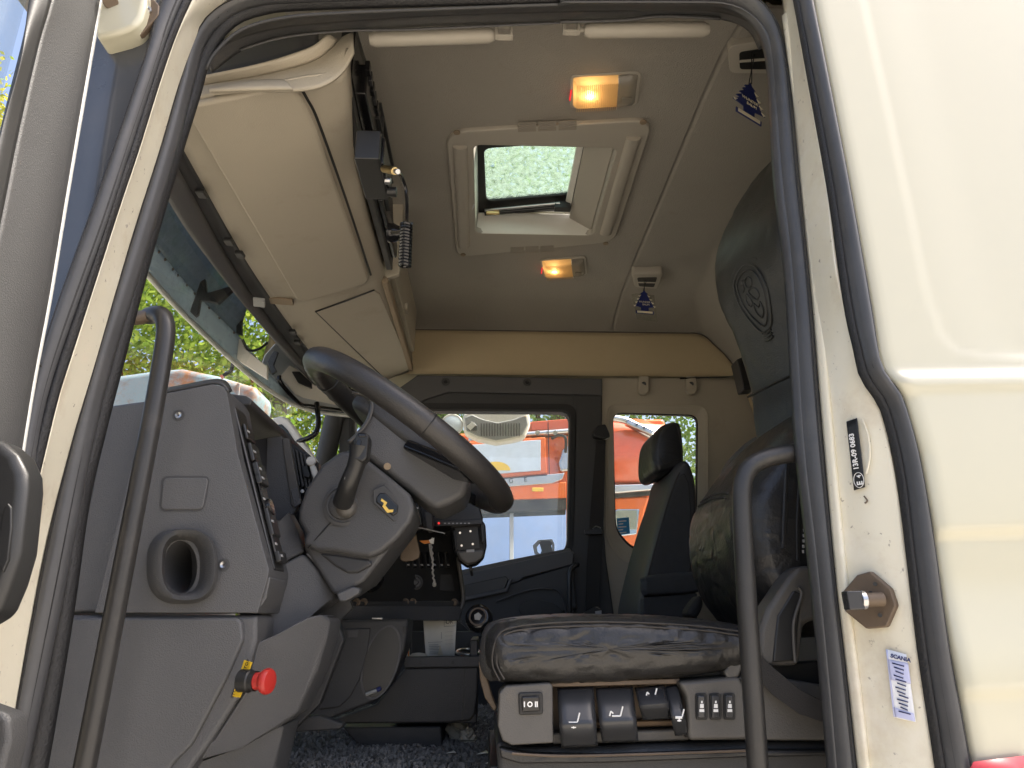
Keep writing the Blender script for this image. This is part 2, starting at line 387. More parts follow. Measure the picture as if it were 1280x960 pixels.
def text(name, s, org, xd, yd, h, m, par=None, align='LEFT', bold=0.0, label=None):
    cu = bpy.data.curves.new(name, 'FONT'); cu.body = s; cu.size = h*1.4; cu.extrude = .0004; cu.offset = bold; cu.align_x = align; cu.resolution_u = 3
    tmp = bpy.data.objects.new('tmp', cu); COL.objects.link(tmp)
    me = bpy.data.meshes.new_from_object(tmp.evaluated_get(bpy.context.evaluated_depsgraph_get())); bpy.data.objects.remove(tmp)
    xd = Vector(xd).normalized(); yd = Vector(yd); yd = (yd-xd*yd.dot(xd)).normalized(); zd = xd.cross(yd)
    M = Matrix(((xd.x, yd.x, zd.x), (xd.y, yd.y, zd.y), (xd.z, yd.z, zd.z))).to_4x4(); M.translation = Vector(org)
    me.transform(M); me.materials.clear(); me.materials.append(MATS[m]); me.name = name
    o = bpy.data.objects.new(name, me); COL.objects.link(o); attach(o, par)
    if label: o['label'] = label
    return o
def screw(par, p, ax, r=.008, m='steel', ring='dash_dark'):
    p = Vector(p); ax = Vector(ax).normalized()
    o = lathe('screw', p, ax, [(r*.25, -.001), (r*.35, .0005), (r*.9, .0015), (r, 0), (r, -.003)], m, par, seg=14)
    lathe('washer', p-ax*.001, ax, [(r*1.1, 0), (r*1.15, .001), (r*1.7, .001), (r*1.9, -.001)], ring, o, seg=18)
    return o
def interp(pts):
    xs = [p[0] for p in pts]; ys = [p[1] for p in pts]
    return lambda x: float(np.interp(x, xs, ys))

# ================================================================== THE CAB SHELL
cab = thing('truck_cab', 'cream truck cab seen through its open doorway, with rubber door seals and beige lining', 'truck cab', (0.2, 2.1, -0.7))
def ring(name, outer, inner, vec, m, par, n=96, bevel=0, centre=None, **kw):
    """flat panel with a hole: closed outer and inner outlines, thickness along vec"""
    vec = Vector(vec); ax = 1 if abs(vec.y) > .5*vec.length else 2; ip = (0, 2) if ax == 1 else (0, 1)
    outer = [Vector(p) for p in outer]; inner = [Vector(p) for p in inner]
    c = sum(even(inner, 60, True), Vector())/60 if centre is None else centre
    ang = lambda p: math.atan2(p[ip[1]]-c[ip[1]], p[ip[0]]-c[ip[0]])
    T = sorted(set([round(ang(p), 5) for p in outer+inner]+[round(-math.pi+2*math.pi*k/n, 5) for k in range(n)]))
    def cast(P, t):
        dx, dy = math.cos(t), math.sin(t); best = None
        for k in range(len(P)):
            p, q = P[k], P[(k+1) % len(P)]
            px_, py_, ex, ey = p[ip[0]]-c[ip[0]], p[ip[1]]-c[ip[1]], q[ip[0]]-p[ip[0]], q[ip[1]]-p[ip[1]]
            den = dx*ey-dy*ex
            if abs(den) < 1e-12: continue
            s_ = (px_*ey-py_*ex)/den; w_ = (px_*dy-py_*dx)/den
            if s_ > 0 and -1e-6 <= w_ <= 1+1e-6 and (best is None or s_ > best[0]): best = (s_, p.lerp(q, w_))
        return best[1]
    o = [cast(outer, t) for t in T]; i = [cast(inner, t) for t in T]; n = len(T)
    V = o+i+[p+vec for p in o]+[p+vec for p in i]; Fc = []
    for k in range(n):
        j = (k+1) % n
        Fc += [(k, j, n+j, n+k), (2*n+k, 3*n+k, 3*n+j, 2*n+j), (k, 2*n+k, 2*n+j, j), (n+k, n+j, 3*n+j, 3*n+k)]
    return mesh(name, V, Fc, m, par, bevel=bevel, **kw)

# boundary lines of the near doorway, traced along the body (front side top to bottom)
a0 = [(214, -30), (192, 30), (185, 65), (155, 155), (115, 265), (75, 375), (48, 460), (30, 540), (16, 610), (-4, 690)]
a1 = [(243, -30), (215, 35), (188, 115), (165, 185), (135, 280), (65, 480), (40, 602), (24, 638), (6, 700)]
a2 = [(253, -30), (222, 38), (200, 100), (172, 190), (145, 270), (87, 450), (70, 505), (43, 615), (24, 660), (11, 720), (-6, 800)]
a3 = [(700, -30), (400, -14), (318, -4), (272, 14), (247, 45), (225, 105), (200, 190), (165, 300), (119, 460), (89, 559), (54, 700), (16, 911), (-8, 1040)]
a4 = [(700, -8), (400, 2), (322, 8), (282, 25), (256, 55), (243, 100), (220, 190), (175, 340), (138, 460), (111, 575), (81, 732), (41, 927), (18, 1040)]
a5 = [(700, 4), (400, 12), (325, 20), (288, 38), (263, 75), (250, 120), (225, 200), (190, 318), (154, 455), (130, 548), (111, 630), (92, 765), (70, 900), (45, 1040)]
# rear side
b5 = [(700, 4), (840, 4), (900, 6), (935, 22), (954, 50), (962, 90), (966, 160), (971, 238), (984, 350), (996, 548), (1011, 684), (1028, 851), (1044, 1040)]
b4 = [(700, -8), (850, -8), (915, -2), (950, 18), (968, 50), (977, 95), (984, 160), (992, 238), (1004, 350), (1020, 530), (1036, 700), (1052, 851), (1070, 1040)]
b3 = [(700, -30), (860, -24), (930, -10), (962, 14), (978, 48), (986, 95), (993, 160), (1000, 238), (1013, 370), (1025, 520), (1042, 711), (1058, 851), (1078, 1040)]
b2 = [(984, -40), (992, 0), (1010, 100), (1035, 240), (1055, 380), (1068, 440), (1074, 468), (1088, 492), (1101, 512), (1120, 586), (1133, 689), (1147, 808), (1163, 916), (1182, 1040)]
b1 = [(990, -40), (998, 0), (1017, 100), (1043, 240), (1064, 380), (1077, 440), (1083, 464), (1097, 488), (1110, 508), (1129, 584), (1142, 688), (1157, 808), (1174, 916), (1194, 1040)]
b0 = [(1007, -40), (1015, 0), (1035, 100), (1062, 240), (1087, 380), (1096, 440), (1102, 462), (1114, 480), (1126, 497), (1147, 570), (1166, 678), (1184, 808), (1204, 916), (1226, 1040)]
YO, YI = 1.0, 1.115
# outer cream side panel behind the doorway
P0 = [PY(u, v, YO) for u, v in b0]
zs = [p.z for p in P0][::-1]; xs = [p.x for p in P0][::-1]
xl = lambda z: float(np.interp(z, zs, xs)) + .0015
cr = [PY(u, v, YO) for u, v in [(1066, -40), (1075, 0), (1100, 110), (1130, 250), (1150, 335), (1163, 390), (1176, 422), (1195, 440), (1222, 444)]]
zc = [p.z for p in cr][::-1]; xc = [p.x for p in cr][::-1]
crx = lambda z: float(np.interp(z, zc, xc, left=9))
sm = lambda t: 0 if t <= 0 else (1 if t >= 1 else t*t*(3-2*t))
def side_y(x, z):
    y = YO
    shl = .362+.03*(x-.62)
    y += .0018*sm((x-crx(z))/.006) if z > shl else 0
    y += .0025*sm((x-crx(z)-.02)/.10) if z > shl else 0
    y -= .014*sm((shl-z)/.03)-.004*sm((shl-.02-z)/.03)
    y += .007*sm((.118+.05*(x-.6)-z)/.012)
    y -= .012*sm((.06-z)/.16)
    y += .006*sm((-.085+.03*(x-.6)-z)/.014)
    return y
nz, nx = 330, 110
V = []; Fc = []
for i in range(nz+1):
    z = -.75+2.15*i/nz; x0 = xl(z)
    for j in range(nx+1):
        x = x0+(1.55-x0)*j/nx; y = side_y(x, z)
        y += .012*(1-sm((x-x0)/.012))
        V.append((x, y, z))
for i in range(nz):
    for j in range(nx): k = i*(nx+1)+j; Fc.append((k, k+1, k+nx+2, k+nx+1))
mesh('side_panel', V, Fc, 'cream', cab, solid=.004, angle=70, label='smooth cream painted body side behind the doorway')
mesh('red_stripe', [PY(u, v, .9805) for u, v in [(1212, 962), (1217, 952), (1285, 944), (1300, 990), (1222, 990)]], [(0, 1, 2, 3, 4)], 'red_paint', cab, solid=.001)
# rear jamb
strip('outer_seal', b1, 1.012, b0, .998, .012, 'rubber', cab, label='grey rubber seal along the rear edge of the doorway')
strip('seal_cord', b2, 1.018, b1, 1.012, .006, 'rubber_black', cab, th=.004)
bm_ = [((p[0]*.55+q[0]*.45), (p[1]*.55+q[1]*.45)) for p, q in zip([(700, -30), (930, -10), (962, 14), (978, 48), (993, 160), (1000, 238), (1013, 370), (1025, 520), (1042, 711), (1058, 851), (1078, 1040)], [(975, -40)]*2+[(985, -20), (992, 0), (1020, 160), (1035, 240), (1055, 380), (1105, 520), (1133, 700), (1155, 851), (1182, 1040)])]
bi = [(1010, 1040), (1000, 900)]
strip('rear_jamb', [(975, -38), (985, 60), (994, 160), (1001, 238), (1014, 370), (1026, 520), (1043, 711), (1059, 851), (1080, 1040)], YI-.012,
      [(986, -40), (1003, 60), (1022, 165), (1035, 240), (1053, 370), (1106, 530), (1136, 711), (1154, 851), (1184, 1040)], 1.022, .010, 'jamb', cab, n=90, k=14, th=.004, label='dirty cream painted door jamb of the rear pillar')
strip('jamb_ridge', [(p[0]+2, p[1]) for p in [(976, 20), (986, 95), (994, 160), (1001, 238), (1014, 370), (1026, 520), (1043, 711), (1059, 851), (1080, 1040)]], YI-.02,
      [(p[0]+13, p[1]) for p in [(976, 20), (986, 95), (994, 160), (1001, 238), (1014, 370), (1026, 520), (1044, 711), (1061, 851), (1083, 1040)]], YI-.028, .009, 'jamb', cab, th=.004)
# front pillar strips
strip('outer_seal', a0, 1.0, a1, 1.008, .014, 'rubber', cab)
strip('seal_cord', a1, 1.008, a2, 1.014, .006, 'rubber_black', cab, th=.004)
A2b = [(420, -60), (300, -45), (253, -30)]+a2[1:]
strip('front_pillar', [(258, -36), (222, 38), (200, 100), (172, 190), (145, 270), (87, 450), (70, 505), (43, 615), (24, 660), (11, 720), (-6, 800), (-40, 1040)], 1.016,
      [(330, -30), (262, 18), (247, 45), (225, 105), (200, 190), (165, 300), (119, 460), (89, 559), (54, 700), (16, 911), (-8, 1040)], YI-.014, .010, 'jamb', cab, n=90, k=12, th=.004, label='cream painted front pillar between two rubber seals')
# inner seal all round the opening
strip('inner_seal', a3, YI-.012, a4, YI+.002, .014, 'rubber', cab, n=110)
strip('seal_cord', a4, YI+.004, a5, YI+.016, .007, 'rubber_black', cab, n=110, k=5, th=.004)
strip('inner_seal', b3, YI-.012, b5, YI+.010, .016, 'rubber', cab, n=110, k=10, label='thick grey rubber seal of the rear door pillar')
strip('seal_lip', [(p[0]-3, p[1]+2) for p in b5], YI+.012, [(p[0]+9, p[1]-1) for p in b5], YI-.006, .004, 'rubber', cab, n=110, k=4, th=.003)
def groove(A, YA, B, YB, t, bulge, w=.0016):
    a = even(catmull([Vector((u, v, 0)) for u, v in A], 150), 80); b = even(catmull([Vector((u, v, 0)) for u, v in B], 150), 80)
    P = []
    for p, q in zip(a, b):
        m_ = PY(p.x, p.y, YA).lerp(PY(q.x, q.y, YB), t); m_.y -= bulge*math.sin(math.pi*t)+.0028; P.append(m_)
    tube('seal_groove', P, w, 'rubber_black', cab, seg=5, smoothpath=False)
groove(a0, 1.0, a1, 1.008, .30, .014); groove(a0, 1.0, a1, 1.008, .85, .014, .0022)
groove(a3, YI-.012, a4, YI+.002, .28, .014); groove(a3, YI-.012, a4, YI+.002, .8, .014, .002)
groove(b1, 1.012, b0, .998, .25, .012); groove(b1, 1.012, b0, .998, .9, .012)
groove(b3, YI-.012, b5, YI+.010, .3, .016); groove(b3, YI-.012, b5, YI+.010, .72, .016, .0012)
# dark header trim over the door, stepped
h1 = [(262, 66), (300, 46), (355, 33), (432, 26), (540, 19), (700, 14), (830, 12), (900, 14), (942, 30), (952, 56)]
h0 = [(258, 88), (268, 68), (300, 38), (355, 22), (432, 16), (540, 12), (700, 6), (840, 5), (905, 8), (944, 28), (956, 60)]
h2 = [(264, 90), (305, 60), (355, 44), (432, 37), (540, 31), (700, 26), (830, 20), (900, 23), (935, 36), (950, 62)]
strip('header_trim', h0, YI+.012, h1, YI+.05, .006, 'dash_dark', cab, n=80)
strip('header_trim', h1, YI+.05, h2, YI+.10, .008, 'dash', cab, n=80)
strip('header_trim', [(300, 62), (355, 46), (432, 38), (507, 36), (620, 31), (700, 28)], YI+.09, [(300, 64), (355, 48), (432, 40), (507, 38.5), (620, 33.5), (700, 30)], YI+.086, .003, 'dash', cab, n=30, k=3, th=.002)
strip('header_rail', [(700, 26), (776, 24), (830, 19), (900, 22)], YI+.09, [(700, 29), (776, 27), (830, 22), (900, 25)], YI+.086, .003, 'dash', cab, n=30, k=3, th=.003)
# outer roof, rear wall, bulkhead, floor: the closed shell round the lining
HX0, HX1, HY0, HY1 = -.050, .385, 1.845, 2.365
for nme, c, s in [('roof_panel', ((-1.1+HX0)/2, 2.15, 1.475), (HX0+1.1, 2.34, .03)), ('roof_panel', ((HX1+1.4)/2, 2.15, 1.475), (1.4-HX1, 2.34, .03)),
                  ('roof_panel', ((HX0+HX1)/2, (.98+HY0)/2, 1.475), (HX1-HX0-.002, HY0-.98, .03)), ('roof_panel', ((HX0+HX1)/2, (HY1+3.32)/2, 1.475), (HX1-HX0-.002, 3.32-HY1, .03))]:
    box(nme, c, s, 'cream', cab, bevel=0)
box('header_beam', (.22, 1.065, 1.33), (1.86, .09, .25), 'cream', cab)
box('rear_wall', (1.29, 2.15, .45), (.05, 2.3, 2.1), 'beige', cab, bevel=0)
box('bulkhead', (-1.10, 2.15, -.18), (.05, 2.3, 1.0), 'dash_dark', cab, bevel=0)
box('cab_floor', (.1, 2.15, -.66), (2.4, 2.3, .05), 'carpet', cab, bevel=0)
box('side_sill', (.1, 1.10, -.52), (2.4, .14, .25), 'jamb', cab)
# engine tunnel with carpet
O = [(-1.05, -.64), (-1.05, -.30), (-.9, -.292), (.5, -.292), (1.2, -.28), (1.2, -.64)]
tun = extrude('engine_tunnel', [Vector((-1.05, y, z)) for y, z in [(1.52, -.63), (1.58, -.33), (1.62, -.30), (1.68, -.29), (2.75, -.29), (2.82, -.31), (2.86, -.63)]], (2.2, 0, 0), 'carpet', cab, bevel=.02)
nF = 26000
px_ = rng.uniform(-.75, .12, nF); py_ = rng.uniform(1.60, 2.78, nF); hz = rng.uniform(.004, .013, nF); an = rng.uniform(0, 6.28, nF); tx = rng.normal(0, .006, (nF, 2))
V = np.zeros((nF*4, 3)); wd = .0032
base = np.stack([px_, py_, np.interp(py_, [1.58, 1.62, 1.68, 2.75], [-.33, -.30, -.29, -.29])], 1)
dx = np.stack([np.cos(an)*wd, np.sin(an)*wd, 0*an], 1)
V[0::4] = base-dx; V[1::4] = base+dx; top = base+np.stack([tx[:, 0], tx[:, 1], hz], 1); V[2::4] = top+dx*.8; V[3::4] = top-dx*.8
fb = mesh('carpet_fibres', V, [(4*i, 4*i+1, 4*i+2, 4*i+3) for i in range(nF)], 'fibre', cab, smooth=False); fb['kind'] = 'stuff'

# ---- headliner: one sheet with a hatch opening, a groove, curving down to sides and back
fy = interp([(1.19, 1.25), (1.26, 1.305), (1.34, 1.345), (1.45, 1.370), (1.6, 1.38), (2.75, 1.38), (2.92, 1.368), (3.05, 1.345), (3.17, 1.302)])
fx = interp([(-.5, 1.40), (.86, 1.40), (.95, 1.36), (1.04, 1.29), (1.14, 1.18), (1.21, 1.04), (1.25, .85), (1.262, .70)])
X = sorted(set([round(q, 4) for q in list(np.linspace(-.48, 1.262, 88))+[HX0, HX1, .580, .584, .590, .596, .600]])); Yv = sorted(set([round(q, 4) for q in list(np.linspace(1.19, 3.17, 80))+[HY0, HY1]]))
V = []; Fc = []
for y in Yv:
    for x in X:
        a, b = fy(y), fx(x); k = .03
        z = -math.log(math.exp(-a/k)+math.exp(-b/k))*k if b < 1.399 else a
        if b >= 1.399: z = a
        else: z = min(a, b, z+.02)
        if abs(x-.590) < .001: z += .007
        elif abs(x-.590) < .007: z += .003
        V.append((x, y, z))
nX = len(X)
for j in range(len(Yv)-1):
    for i in range(nX-1):
        if X[i] >= HX0-1e-4 and X[i+1] <= HX1+1e-4 and Yv[j] >= HY0-1e-4 and Yv[j+1] <= HY1+1e-4: continue
        Fc.append((j*nX+i, j*nX+i+1, (j+1)*nX+i+1, (j+1)*nX+i))
mesh('headliner', V, Fc, 'headliner', cab, solid=.004, angle=70, label='grey beige fabric roof lining with a groove across it')
# far side lining below the roof seam
top = [(x, min(1.300, fx(x)-.012)) for x in np.linspace(-.46, 1.25, 40)]
V = [(x, 3.150, z) for x, z in top]+[(x, 3.172, 1.088) if z > 1.088 else (x, 3.172, z-.001) for x, z in top]; nn = len(top)
V2 = []; Fc = []
for i, (x, z) in enumerate(top):
    zb = min(1.088, z-.001)
    for k in range(9):
        t = k/8; V2.append((x, 3.150+.020*t-.012*math.sin(math.pi*t), z+(zb-z)*t))
for i in range(nn-1):
    for k in range(8): Fc.append((i*9+k, i*9+k+1, (i+1)*9+k+1, (i+1)*9+k))
mesh('side_lining', V2, Fc, 'side_liner', cab, solid=.004, angle=70, label='yellowish beige lining above the far door')
tube('lining_seam', [(x, 3.149, z) for x, z in top if z > .9], .0035, 'groove', cab, seg=6)
# far rear quarter panel with its window
def rr(px, Y, r): return rounded([PY(u, v, Y) for u, v in px], r, 6)
W2 = [(764, 514), (876, 517), (874, 640), (848, 690), (790, 690), (768, 664)]
ring('quarter_panel', [PY(u, v, 3.185) for u, v in [(752, 473), (960, 473), (960, 1010), (752, 1010)]], rr([(752+9, 507), (882, 510), (882, 652), (852, 702), (782, 702), (760, 672)], 3.185, .05), (0, .03, 0), 'beige', cab, label='beige panel round the far rear side window')
ring('window_reveal', rr([(752+6, 504), (885, 507), (885, 655), (854, 706), (780, 706), (757, 676)], 3.180, .06), rr([(766, 515), (873, 518), (872, 640), (846, 688), (790, 688), (769, 664)], 3.205, .045), (0, .02, 0), 'beige', cab)
ring('window_seal', rr([(764, 513), (876, 516), (875, 642), (848, 692), (788, 692), (767, 667)], 3.212, .045), rr([(766.5, 516.5), (871, 520), (870, 638), (844, 685), (791, 685), (770, 661)], 3.212, .04), (0, .018, 0), 'rubber_black', cab)
extrude('quarter_window', rr([(765, 515), (874, 518), (873, 641), (847, 690), (789, 690), (768, 665)], 3.222, .045), (0, .004, 0), 'window', cab, bevel=0)
# far pillar between door and quarter window
prism('far_pillar', [(718, 476), (753, 474), (752.5, 620), (758, 700), (768, 770), (770, 1010), (712, 1010), (714, 700)], 3.165, .05, 'dash_dark', cab, bevel=.008)
prism('far_header', [(470, 510), (497, 486), (522, 468.5), (753, 473), (753, 494), (560, 490), (530, 500), (500, 520)], 3.155, .05, 'dash', cab, bevel=.006, label='grey trim rail over the far door')
for u, v in [(557, 477), (659, 477.5)]: screw(cab, PY(u, v, 3.152), (0, -1, 0), .010, 'ink_black', 'dash_dark')
# outer far wall behind everything, around the two windows
box('far_wall', (.50, 3.29, 1.18), (2.3, .02, .48), 'cream', cab, bevel=0)
box('far_wall', (.50, 3.29, -.25), (2.3, .02, .80), 'cream', cab, bevel=0)
box('far_wall', (1.24, 3.28, .53), (.40, .02, .80), 'cream', cab, bevel=0)
# front: windscreen, its upper trim, far front pillar
def band(name, A, B, m, th=.012, par=cab, n=40, bulge=0, **kw):
    a = even(catmull(A, 60), n); b = even(catmull(B, 60), n); V = []; Fc = []
    for i in range(n+1):
        for t in (0, .25, .5, .75, 1):
            p = a[i].lerp(b[i], t); p.z -= bulge*math.sin(math.pi*t); V.append(p)
    for i in range(n):
        for t in range(4): Fc.append((i*5+t, i*5+t+1, i*5+t+6, i*5+t+5))
    return mesh(name, V, Fc, m, par, solid=th, angle=60, **kw)
edge_b = [PZ(u, v, 1.0) for u, v in [(196, 120), (237, 200), (321, 346), (395, 448), (455, 512)]]
edge_m = [PZ(u, v, .985) for u, v in [(178, 130), (222, 212), (306, 360), (384, 460), (447, 522)]]
edge_o = [PZ(u, v, .955) for u, v in [(168, 170), (216, 258), (252, 311), (319, 398), (392, 477), (440, 522)]]
band('windscreen_header', edge_m, edge_o, 'dash', th=.02, bulge=.006, label='dark grey trim strip above the windscreen')
band('header_groove', edge_b, edge_m, 'dash_dark', th=.01, bulge=-.012)
for u, v in [(252, 242), (286, 302), (300, 318), (366, 415), (372, 428)]:
    c = PZ(u, v, .982); box('trim_clip', c, (.022, .03, .012), 'black_plastic', cab)
c = PZ(324, 378, .958); box('header_label', c, (.035, .05, .012), 'mesh_grey', cab, rot=Matrix.Rotation(.25, 3, 'Z'), bevel=.002)
# windscreen pane (raked), its ends curving back to the pillars
V = []; Fc = []; n = 24
for i in range(n+1):
    y = 1.10+2.08*i/n; cv = .16*abs((y-2.14)/1.04)**2.5
    for k in range(7):
        t = k/6; V.append((-.86+cv-.16*t-.02*math.sin(math.pi*t), y, 1.02-.68*t))
for i in range(n):
    for k in range(6): Fc.append((i*7+k, i*7+k+1, (i+1)*7+k+1, (i+1)*7+k))
mesh('windscreen', V, Fc, 'windscreen', cab, angle=80, label='curved clear windscreen')
tube('far_front_pillar', [(-.66, 3.16, 1.08), (-.70, 3.17, .80), (-.74, 3.18, .5), (-.78, 3.18, .1)], .045, 'dash_dark', cab, seg=12)
box('cowl_top', (-1.0, 2.15, .33), (.24, 2.2, .03), 'dash_dark', cab)
# front face of the cab above the windscreen
box('front_panel', (-.86, 2.15, 1.28), (.05, 2.3, .36), 'corner_panel', cab)

# ---- overhead console above the windscreen: a carcass with lids
con = thing('overhead_console', 'beige plastic overhead storage console above the windscreen with black equipment bay', 'console', (-.55, 2.1, 1.0))
XL, ZL, XR, ZR = -.63, 1.005, -.385, 1.075        # underside from windscreen edge to rear lip
YD0, YD1 = 1.17, 2.19
def lerp2(t): return (XL+(XR-XL)*t, ZL+(ZR-ZL)*t)
# underside board (visible as frame round the lid)
und = [PZ(u, v, 1.008) for u, v in [(214, 150), (237, 200), (321, 346), (395, 448), (470, 520)]]
V = []; Fc = []; ny = 60
ys = np.linspace(1.235, 3.13, ny)
eb = catmull(edge_b, 200)
def xb(y): return float(np.interp(y, [p.y for p in eb], [p.x for p in eb]))
lipx = interp([(1.16, -.300), (1.30, -.315), (1.55, -.345), (1.85, -.352), (2.10, -.352), (2.24, -.352), (2.32, -.352), (3.13, -.352)])
for y in ys:
    x0 = xb(y); x1 = lipx(y)
    prof = [(x0, 1.0), (x0+.02, 1.004), (XL, ZL+.002), ((XL+XR)/2, (ZL+ZR)/2+.002), (XR, ZR), (x1-.008, ZR+.012), (x1, ZR+.032), (x1+.004, ZR+.075)]
    for x, z in prof: V.append((x, y, z))
k8 = 8
for i in range(ny-1):
    for k in range(k8-1): Fc.append((i*k8+k, i*k8+k+1, (i+1)*k8+k+1, (i+1)*k8+k))
mesh('underside', V, Fc, 'beige', con, solid=.006, angle=70)
# the driver-side lid: a proud panel with a shadow gap
def on_under(t, y, off=0): x, z = lerp2(t); return Vector((x+off*.27, y, z-off))
lid = [on_under(0.03, 1.235), on_under(.86, 1.235), on_under(.91, 1.255), on_under(.94, 1.30), on_under(.965, 1.38), on_under(.985, 2.135), on_under(.93, 2.16), on_under(.10, 2.185), on_under(0.03, 2.15)]
extrude('storage_lid', [p+Vector((.0, 0, -.020)) for p in lid], (0, 0, .018), 'beige', con, bevel=.008, seg=4, label='large beige lid of the driver side locker')
tube('lid_gap', [on_under(.87, 1.238, .004), on_under(.925, 1.256, .004), on_under(.955, 1.30, .003), on_under(.982, 1.38, .003), on_under(1.0, 1.7, .003), on_under(1.0, 2.135, .003)], .0035, 'ink_black', con, seg=6)
# passenger side lid
def under_pt(u, v):
    k = _d(u, v); sl = (ZR-ZL)/(XR-XL); return Vector(k*((ZL-sl*XL)/(k[2]-sl*k[0])))
P = [under_pt(u, v) for u, v in [(395, 388), (432, 375), (468, 361), (475, 366), (514, 458), (484, 474)]]
extrude('storage_lid', [p+Vector((0, 0, -.007)) for p in P], (0, 0, .010), 'beige', con, bevel=.003, label='smaller beige lid of the passenger side locker')
tube('lid_gap', [p+Vector((0, 0, -.004)) for p in (P[5]+(P[5]-P[4])*.02, P[0], P[1], P[2])], .0035, 'ink_black', con, seg=6, smoothpath=False)
# rear faces
yA, yB = 2.22, 3.13
V = [(-.352, yA, 1.12), (-.345, yA, 1.39), (-.335, yB, 1.385), (-.352, yB, 1.10)]
extrude('rear_board', V, (-.02, 0, 0), 'beige', con, bevel=.004)
extrude('trim_rib', [(-.338, 2.20, 1.075), (-.338, 2.20, 1.105), (-.338, 3.10, 1.105), (-.338, 3.10, 1.075)], (-.02, 0, 0), 'beige_dark', con, bevel=.005)
extrude('rear_lid', [(-.328, 2.30, 1.14), (-.325, 2.30, 1.34), (-.325, 3.02, 1.34), (-.328, 3.02, 1.14)], (-.02, 0, 0), 'beige', con, bevel=.004)
box('latch', (-.322, 2.62, 1.17), (.012, .05, .03), 'beige', con)
# end cheek between driver-side bay and passenger side
extrude('cheek', [(-.36, 2.20, 1.085), (-.30, 2.20, 1.11), (-.30, 2.20, 1.39), (-.60, 2.20, 1.39), (-.60, 2.20, 1.03)], (0, .02, 0), 'beige', con, bevel=.004)
box('interior_lamp', PZ(352, 375, 1.002)+Vector((0, 0, -.004)), (.075, .045, .008), 'beige_dark', con, rot=Matrix.Rotation(.15, 3, 'Z'), bevel=.003)
# near end: curved rim over a dark slot
strip('end_rim', [(234, 99), (262, 95), (330, 80), (385, 62), (400, 53), (406, 47)], 1.235, [(234, 114), (262, 106), (330, 93), (388, 77), (412, 61), (420, 50)], 1.255, .010, 'beige', con, n=40, k=8)
strip('end_slot', [(236, 66), (270, 52), (330, 42), (398, 36)], 1.32, [(236, 104), (262, 100), (330, 85), (398, 60)], 1.27, .0, 'corner_panel', con, n=30, k=4)
strip('end_face', [(232, 115), (262, 107), (330, 94), (388, 78), (414, 61), (428, 48), (441, 42)], 1.262, [(232, 123), (270, 119), (330, 115), (383, 113), (410, 105), (430, 89), (443, 66)], 1.237, .008, 'beige', con, n=50, k=10)
strip('lid_handle', [(262, 113), (300, 103), (350, 101), (358, 105)], 1.232, [(262, 114), (300, 113), (350, 112), (366, 112)], 1.205, .006, 'beige', con, n=20, k=5)
# black equipment bay on the rear face, driver side
BX = -.318
def bay(y, z, x=BX): return Vector((x, y, z))
extrude('bay_frame', [bay(1.30, 1.15), bay(1.31, 1.32), bay(1.55, 1.372), bay(2.02, 1.372), bay(2.17, 1.20), bay(2.155, 1.10), bay(1.6, 1.10)], (-.02, 0, 0), 'black_plastic', con, bevel=.004)
extrude('bay_panel', [bay(1.34, 1.17, -.314), bay(1.34, 1.30, -.314), bay(1.60, 1.33, -.314), bay(1.60, 1.14, -.314)], (-.006, 0, 0), 'gloss_black', con, bevel=.003)
for k in range(4): box('bay_shelf', (-.306, 1.72+k*.012, 1.15+k*.055), (.03, .30, .008), 'black_plastic', con)
box('bay_slot', (-.310, 1.95, 1.15), (.02, .34, .05), 'gloss_black', con, bevel=.006)
box('bay_slot', (-.310, 1.55, 1.25), (.02, .22, .09), 'gloss_black', con, bevel=.006)
for k in range(6): box('switch', (-.300, 1.44+k*.035, 1.28), (.012, .022, .03), 'lever' if k % 2 else 'gloss_black', con, bevel=.002)
box('bay_divider', (-.306, 1.66, 1.22), (.03, .012, .20), 'dash_dark', con)

# two-way radio in the bay with its plug and coiled cord
rad = thing('radio_unit', 'small black two-way radio with a knob in the overhead bay', 'radio', (-.27, 1.79, 1.17))
pr = PX(476, 208, -.25)
box('body', (-.268, pr.y, pr.z+.0), (.055, .16, .075), 'black_plastic', rad, bevel=.004)
box('faceplate', (-.238, pr.y+.01, pr.z), (.008, .14, .068), 'gloss_black', rad, bevel=.003)
cyl('knob', PX(484, 240, -.240), PX(484, 240, -.240)+Vector((.022, 0, 0)), .012, 'black_plastic', rad)
cyl('knob', PX(481, 226, -.240), PX(481, 226, -.240)+Vector((.014, 0, 0)), .008, 'steel', rad)
crd = thing('coiled_cord', 'black coiled microphone cord with brass plug hanging from the overhead radio', 'cord', PX(507, 335, -.18))
a = PX(480, 211, -.232); b = PX(494, 214, -.20)
cyl('plug', a, b, .0085, 'brass', crd); cyl('plug_collar', b, b+(b-a)*.25, .006, 'steel', crd)
tube('lead', [b, PX(501, 219, -.195), PX(507, 236, -.188), PX(509, 258, -.182), PX(508, 280, -.18)], .0042, 'gloss_black', crd, seg=8)
A, B = PX(508, 279, -.18), PX(506, 333, -.178); pts = []
for i in range(14*12+1):
    t = i/(14*12); an = t*14*2*math.pi; pts.append(A.lerp(B, t)+Vector((math.cos(an)*.011, math.sin(an)*.011, 0)))
tube('coil', pts, .0038, 'gloss_black', crd, seg=6, smoothpath=False)
hk = thing('microphone_clip', 'black funnel shaped microphone clip below the overhead radio', 'clip', PX(490, 291, -.24))
lathe('cup', PX(486, 291, -.262), (1, -.1, -.1), [(.026, 0), (.026, .012), (.018, .03), (.010, .045), (.008, .05)], 'gloss_black', hk)
tube('stem', [PX(490, 291, -.22), PX(498, 290, -.20), PX(505, 289, -.183)], .004, 'gloss_black', hk, seg=8)

